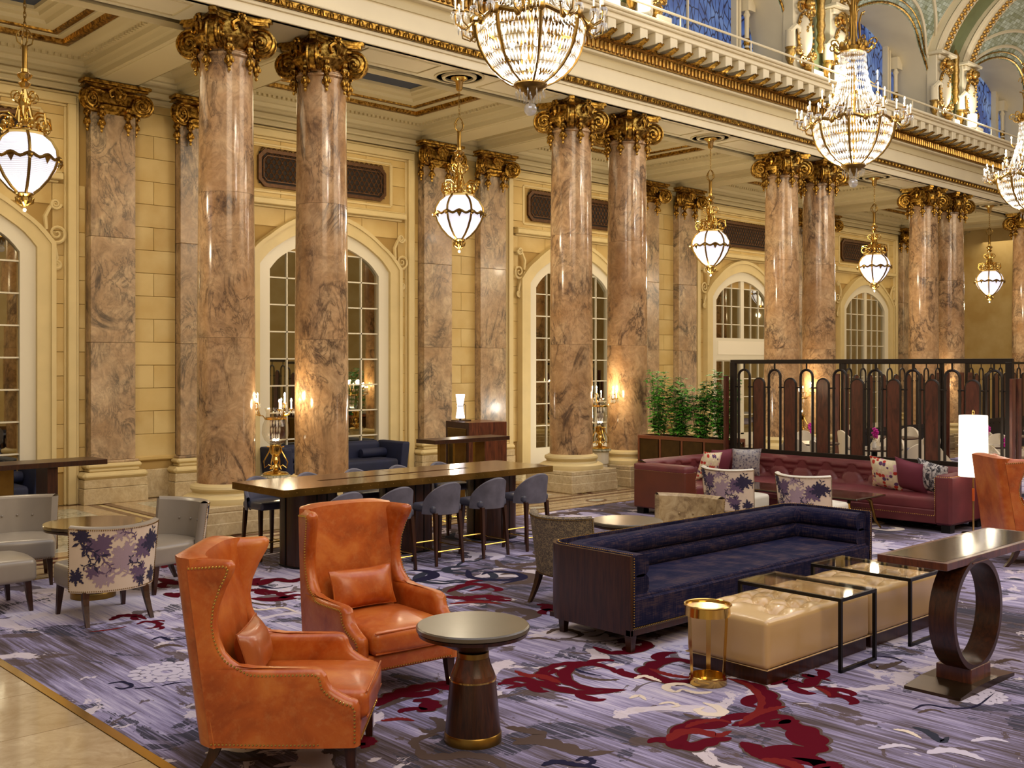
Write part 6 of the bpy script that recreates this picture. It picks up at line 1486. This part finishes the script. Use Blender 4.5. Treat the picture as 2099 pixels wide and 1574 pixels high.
def candelabrum():
    t = thing('candelabrum', '', 'lamp', (0, 0, 0), 0, 'brass candelabra with glass hurricanes between the columns')
    MB().lathe([(.17, 0), (.175, .015), (.15, .03), (.09, .045), (.04, .06)], 28).build('base', 'brass', t)
    b = MB(); b.lathe([(.03, .05), (.045, .10), (.02, .14), (.05, .20), (.03, .24), (.06, .27), (.08, .30), (.075, .40)], 16)
    for i in range(4):
        M3 = Matrix.Rotation(i * PI / 2 + .7, 4, 'Z'); b.tube([(.08, 0, .07), (.06, 0, .11), (.10, 0, .13), (.155, 0, .09), (.17, 0, .17), (.12, 0, .26), (.085, 0, .32), (.08, 0, .37), (.12, 0, .38)], .009, 6, M3)
    b.build('scroll_stand', 'brass', t)
    MB().lathe([(.07, .40), (.15, .47), (.185, .56), (.175, .67), (.14, .76), (.125, .84), (.15, .90)], 28).build('glass_hurricane', 'thin_glass', t, smooth=80)
    MB().lathe([(.135, .745), (.15, .75), (.15, .77), (.135, .775), (.135, .745)], 28).build('brass_ring', 'brass', t)
    cc = MB()
    for k_ in range(3):
        for i in range(10): a = i * PI / 5; prism_c(cc, ((.05 + .01 * k_) * math.cos(a), (.05 + .01 * k_) * math.sin(a), .56 + .09 * k_), .008, .10)
    stuff(cc.build('inner_crystals', 'crystal', t, smooth=0))
    for i in range(3): a = i * 2.1; MB().ball((.03 * math.cos(a), .03 * math.sin(a), .47), .015, 5).build('bulb', 'bulb', t)
    for i in range(3):
        a = i * 2 * PI / 3 + .5; M3 = Matrix.Rotation(a, 4, 'Z'); ar = MB(); ar.tube([(.14, 0, .76), (.17, 0, .80), (.22, 0, .80), (.24, 0, .86)], .008, 5, M3); pos = []
        dr = MB()
        for (dx, dy, z) in ((.24, 0, .98), (.28, .08, .90), (.26, -.09, .90)):
            ar.tube([(.2, 0, .80), (dx, dy * .6, z - .08), (dx, dy, z - .02)], .006, 5, M3); ar.lathe([(0, z - .03), (.03, z - .015), (.03, z), (.01, z)], 10, M3 @ Matrix.Translation((dx, dy, 0))); pos.append(M3 @ Vector((dx, dy, z - .005)))
            for q in range(6): prism_c(dr, (dx + .035 * math.cos(q * PI / 3), dy + .035 * math.sin(q * PI / 3), z - .01), .007, .085, M3)
        o = ar.build('arm', 'brass', t); stuff(dr.build('crystal_drops', 'crystal', o, smooth=0))
        for p in pos: candle(o, p, .95)
    return t
cd0 = candelabrum(); wh = ['first', 'second', 'third', 'fourth']
pe0 = None
for k in range(4):
    x = (XA[k] + XB[k]) / 2
    if pe0 is None:
        pe0 = thing('lamp_pedestal', '', 'pedestal', (x, YC, 0), 0, 'cream pedestals between the paired columns')
        MB().lathe([(.135, .0), (.135, .38), (.155, .40), (.165, .60), (.15, .62)], 14).build('shaft', 'door_paint', pe0, smooth=20); MB().lathe([(.17, .615), (.20, .63), (.20, .655), (.0, .66)], 32).build('pedestal_top', 'green_marble', pe0); p_ = pe0; c_ = cd0; c_.location = (x, YC, .66)
    else: p_ = dup(pe0, (x, YC, 0)); c_ = dup(cd0, (x, YC, .66), .5 * k)
    p_['label'] = 'cream pedestal under the lit candelabrum between the %s pair of columns from the left' % wh[k]; c_['label'] = 'lit brass candelabrum with glass vase between the %s pair of columns from the left' % wh[k]
    for dx, dy, z in ((.0, -.33, 1.62), (.18, .0, 1.72), (-.18, .1, 1.72)): light('candelabrum_light', 'POINT', (x + dx, YC + dy, z), 13, (1, .80, .50), .05)

# ================================================================= openwork screen, planter, dining beyond
def screen():
    t = thing('openwork_screen', '', 'screen', (0, 0, 0), 0, 'dark openwork screens with arched wooden panels')
    L, PT = 4.47, .567
    fr = MB(); fr.cbox(-.03, .03, 0, L, 2.17, 2.235, .004)
    for y in (.0, L - .09): fr.cbox(-.04, .04, y, y + .09, 0, 2.19, .005)
    fr.cbox(-.03, .03, 0, L, .74, .82, .004); fr.build('frame', 'iron', t)
    MB().box(-.02, .02, .09, L - .09, .02, .74).build('base_panel', 'black_metal', t, smooth=0)
    arc = None; pn = None
    for i in range(8):
        yc = .25 + PT * i; 
        if arc is None:
            m_ = MB(); q = [(0, -.105, .30), (0, -.105, 1.97)] + [(0, -.105 * math.cos(a), 1.97 + .105 * math.sin(a)) for a in [PI * k_ / 10 for k_ in range(1, 10)]] + [(0, .105, 1.97), (0, .105, .30)]
            m_.tube(q, .02, 6); m_.tube([(0, 0, 2.07), (0, 0, 2.18)], .014, 6)
            for z in (1.80, .70):
                for s_ in (-1, 1): m_.lathe([(.012, s_ * .09), (.012, s_ * .20)] if s_ > 0 else [(.012, -.20), (.012, -.09)], 6, Matrix.Translation((0, 0, z)) @ Matrix.Rotation(-PI / 2, 4, 'X')); m_.lathe([(.03, z - .012), (.03, z + .012)], 8, cx=0, cy=s_ * .105)
            arc = m_.build('open_arch', 'iron', t, (0, yc, 0))
        else: clone(arc, t, (0, yc, 0))
        if i < 7:
            yc += PT / 2
            if pn is None:
                pl = [(-.095, .30), (.095, .30), (.095, 1.84)] + [(.095 * math.cos(a), 1.84 + .095 * math.sin(a)) for a in [PI * k_ / 12 for k_ in range(1, 12)]] + [(-.095, 1.84)]
                m_ = MB().prism(pl, -.018, .018, Matrix(((0, 0, 1, 0), (1, 0, 0, 0), (0, 1, 0, 0), (0, 0, 0, 1)))); pn = m_.build('arched_panel', 'screen_wood', t, (0, yc, 0), smooth=20)
                rm_ = MB().tube([(0, a, b) for a, b in pl], .021, 6, closed=True); rme = rm_.mesh('rim'); rme.materials.append(M['iron']); p_ = pn
            else: p_ = clone(pn, t, (0, yc, 0))
            r_ = bpy.data.objects.new('rim', rme); COL.objects.link(r_); r_.parent = p_
    for y in (-.03, L + .03):
        for x in (-.10, .10): MB().cbox(x - .05, x + .05, y - .02, y + .02, .0, 1.97, .003).build('end_board', 'screen_wood', t, smooth=0)
    return t
sc0 = screen(); sc0.location = (14.36, 5.73, 0); sc0['label'] = 'dark openwork screen with arched wooden panels standing behind the maroon sofa'
dup(sc0, (24.07, 11.2, 0), PI / 2, 'second openwork screen among the dining tables, seen through the arches of the front one')
dup(sc0, (29.8, 11.2, 0), PI / 2, 'farthest openwork screen, seen through the right end of the front one')
pl_ = thing('planter', 'long bronze planter with copper frame left of the openwork screen', 'planter', (14.36, 10.28, 0))
fr = MB()
for x in (-.01, .47):
    for z0, z1 in ((.0, .06), (.86, .92)): fr.cbox(x, x + .04, 0, 1.9, z0, z1, .003)
    for y in (0, .44, .91, 1.38, 1.86): fr.cbox(x, x + .04, y, y + .04, .06, .86, .003)
for y in (0, 1.86): fr.cbox(.03, .47, y, y + .04, .86, .92, .003)
fr.build('copper_frame', 'planter_frame', pl_)
for i in range(4): MB().box(.0, .02, .04 + .47 * i, .44 + .47 * i, .06, .86).build('panel', 'planter_panel', pl_, smooth=0)
MB().box(.02, .48, .02, 1.88, .05, .84).build('trough', 'planter_panel', pl_, smooth=0); MB().rb(.25, .95, .86, .44, 1.82, .06, .02, 4).build('soil', 'soil', pl_)
rr = random.Random(11); lb = ('leafy green shrub in the planter, nearest the openwork screen', 'leafy green shrub in the planter, second from the openwork screen', 'leafy green shrub in the planter, third from the openwork screen', 'leafy green shrub in the planter, farthest from the screen and beside the column')
for i in range(4):
    y0 = 10.28 + .26 + .46 * i; t = thing('leafy_shrub', lb[i], 'plant', (14.61, y0, .88), 0, 'green shrubs in the planter'); st = MB(); lv = [MB(), MB()]
    for s_ in range(11):
        x, y = rr.uniform(-.16, .16), rr.uniform(-.2, .2); H = rr.uniform(.65, 1.15) * (1.04 if i in (0, 3) else .96); pts = [(x * .4, y * .4, 0)]
        for k_ in range(1, 6): pts.append((x * .4 + x * k_ / 6 + rr.uniform(-.02, .02), y * .4 + y * k_ / 6 + rr.uniform(-.02, .02), H * k_ / 5))
        st.tube(pts, [.008, .007, .006, .005, .004, .003], 4)
        for q in range(46):
            tt = rr.uniform(.08, 1.0); k_ = min(4, int(tt * 5)); c = Vector(pts[k_]).lerp(Vector(pts[k_ + 1]), tt * 5 - k_); a = rr.uniform(0, 6.3); el = rr.uniform(-.2, .5); c = c + Vector((math.cos(a), math.sin(a), el)) * rr.uniform(.03, .09)
            for b in range(5):
                az = a + (b - 2) * .62; d = Vector((math.cos(az), math.sin(az), -.25 + rr.uniform(-.2, .2))).normalized(); L = rr.uniform(.07, .12); sd = d.cross(Vector((0, 0, 1))).normalized() * L * .17
                lv[rr.random() < .4].add([c, c + d * L * .5 + sd, c + d * L, c + d * L * .5 - sd], [(0, 1, 2, 3)])
    st.build('stems', 'stem_green', t); stuff(lv[0].build('leaves', 'leaf_green', t, smooth=0)); stuff(lv[1].build('leaves', 'leaf_dark', t, smooth=0))
light('uplight', 'POINT', (16.6, 14.4, 1.15), 60, (1, .93, .8), .12)
# dining room
def dchair():
    t = thing('dining_chair', '', 'chair', (0, 0, 0), 0, 'pale dining chairs beyond the screen')
    def bk(off):
        return lambda u, v: ((.27 + off) * math.sin(-1.9 + 3.8 * u), -.02 - (.27 + off) * math.cos(-1.9 + 3.8 * u) - .05 * v, .30 + (.12 + .48 * math.cos((-1.9 + 3.8 * u) / 1.9 * PI / 2) ** 1.3) * v)
    b = MB(); b.grid(lambda u, v: bk(.03)(1 - u, v), 18, 5); b.grid(bk(-.02), 18, 5); b.grid(lambda u, v: tuple(Vector(bk(.03)(1 - u, 1)).lerp(Vector(bk(-.02)(1 - u, 1)), v)), 18, 1); b.build('backrest', 'linen', t, smooth=60)
    MB().rb(0, .0, .42, .50, .50, .12, .05, 4).build('seat', 'slate_suede', t, smooth=60); MB().rb(0, 0, .34, .52, .52, .08, .03, 3).build('seat_frame', 'linen', t, smooth=60)
    for sx in (-1, 1):
        for sy in (-1, 1): leg_mb(sx * .2, sy * .2, .32, sx * .22, sy * .22, .04, .028).build('leg', 'dark_wood', t, smooth=0)
    return t
dc0 = dchair(); first = True; nch = 0
def orchid(x, y, z, label):
    t = thing('orchid_vase', label, 'flowers', (x, y, z), R.uniform(0, 6), 'magenta orchids on the dining tables')
    MB().lathe([(.035, 0), (.04, .02), (.03, .11), (.035, .13)], 12).build('vase', 'porcelain', t); MB().tube([(0, 0, .1), (.02, 0, .22), (.06, .01, .31)], .004, 5).build('stem', 'stem_green', t)
    fm = MB()
    for i in range(4):
        c = Vector((.02 + .018 * i, .012 * (-1) ** i, .20 + .035 * i))
        for a in range(5): fm.ball(tuple(c + Vector((.012 * math.cos(a * 1.26), .028 * math.cos(a * 1.26 + .6), .028 * math.sin(a * 1.26)))), .02, 4)
    fm.build('blossoms', 'orchid', t); return t
dt0 = None; tabs = [(16.6, 8.9), (16.3, 6.6), (18.6, 7.9), (17.0, 10.3), (19.4, 10.0), (18.9, 5.6), (21.6, 8.2), (22.3, 6.2)]
where = ['close behind the screen middle', 'close behind the screen right part', 'second back from the screen middle', 'behind the screen left part', 'beside the second screen', 'right of the screen end', 'third back from the screen middle', 'far back at the right edge']
for i, (x, y) in enumerate(tabs):
    if dt0 is None:
        dt0 = thing('dining_table', '', 'table', (x, y, 0), 0, 'dining tables beyond the screen')
        MB().lathe([(.0, .72), (.44, .72), (.46, .73), (.46, .75), (.0, .755)], 32).build('table_top', 'dark_wood', dt0); MB().lathe([(.25, 0), (.25, .03), (.05, .06), (.05, .72)], 20).build('pedestal', 'black_metal', dt0); d_ = dt0
    else: d_ = dup(dt0, (x, y, 0))
    d_['label'] = 'round dark dining table, %s' % where[i]
    orchid(x, y, .755, 'magenta orchid in white vase on the dining table %s' % where[i])
    for j, a in enumerate((-2.9, -1.0, .7) if i % 2 else (2.6, -2.0, .2)):
        cx, cy = x + .78 * math.cos(a), y + .78 * math.sin(a); lbl = 'pale dining chair, %s of the table %s' % (('at the left side', 'at the near side', 'at the far side')[j], where[i])
        if first: dc0.location = (cx, cy, 0); dc0.rotation_euler = (0, 0, head(-math.cos(a), -math.sin(a))); dc0['label'] = lbl; first = False
        else: dup(dc0, (cx, cy, 0), head(-math.cos(a), -math.sin(a)), lbl)
gl0 = None
for i, (x, y) in enumerate(tabs):
    for j, (dx, dy) in enumerate(((-.2, -.12), (.05, -.25), (-.22, .12))):
        if gl0 is None:
            gl0 = thing('wine_glass', '', 'glass', (x + dx, y + dy, .755), 0, 'wine glasses on the dining tables'); MB().lathe([(.03, 0), (.03, .004), (.004, .008), (.004, .08), (.03, .11), (.036, .15), (.03, .19)], 14).build('bowl', 'thin_glass', gl0); g_ = gl0
        else: g_ = dup(gl0, (x + dx, y + dy, .755))
        g_['label'] = 'wine glass %s on the table %s' % (('left of the orchid', 'nearest the viewer', 'behind the orchid')[j], where[i])
lo = thing('low_armchair', 'dark grey leather armchair behind the right-hand orange wing chair', 'armchair', (13.3, 4.55, 0), 1.2)
MB().rb(0, -.30, .55, .80, .18, .62, .06, 4).build('back', 'black_leather', lo, smooth=60); MB().rb(0, .05, .34, .66, .62, .22, .05, 4).build('seat', 'black_leather', lo, smooth=60)
for s_ in (-1, 1): MB().rb(s_ * .37, .02, .42, .14, .74, .42, .05, 4).build('arm', 'black_leather', lo, smooth=60)
for sx in (-1, 1):
    for sy in (-1, 1): MB().box(sx * .32 - .03, sx * .32 + .03, sy * .28 - .03, sy * .28 + .03, 0, .24).build('leg', 'dark_wood', lo, smooth=0)
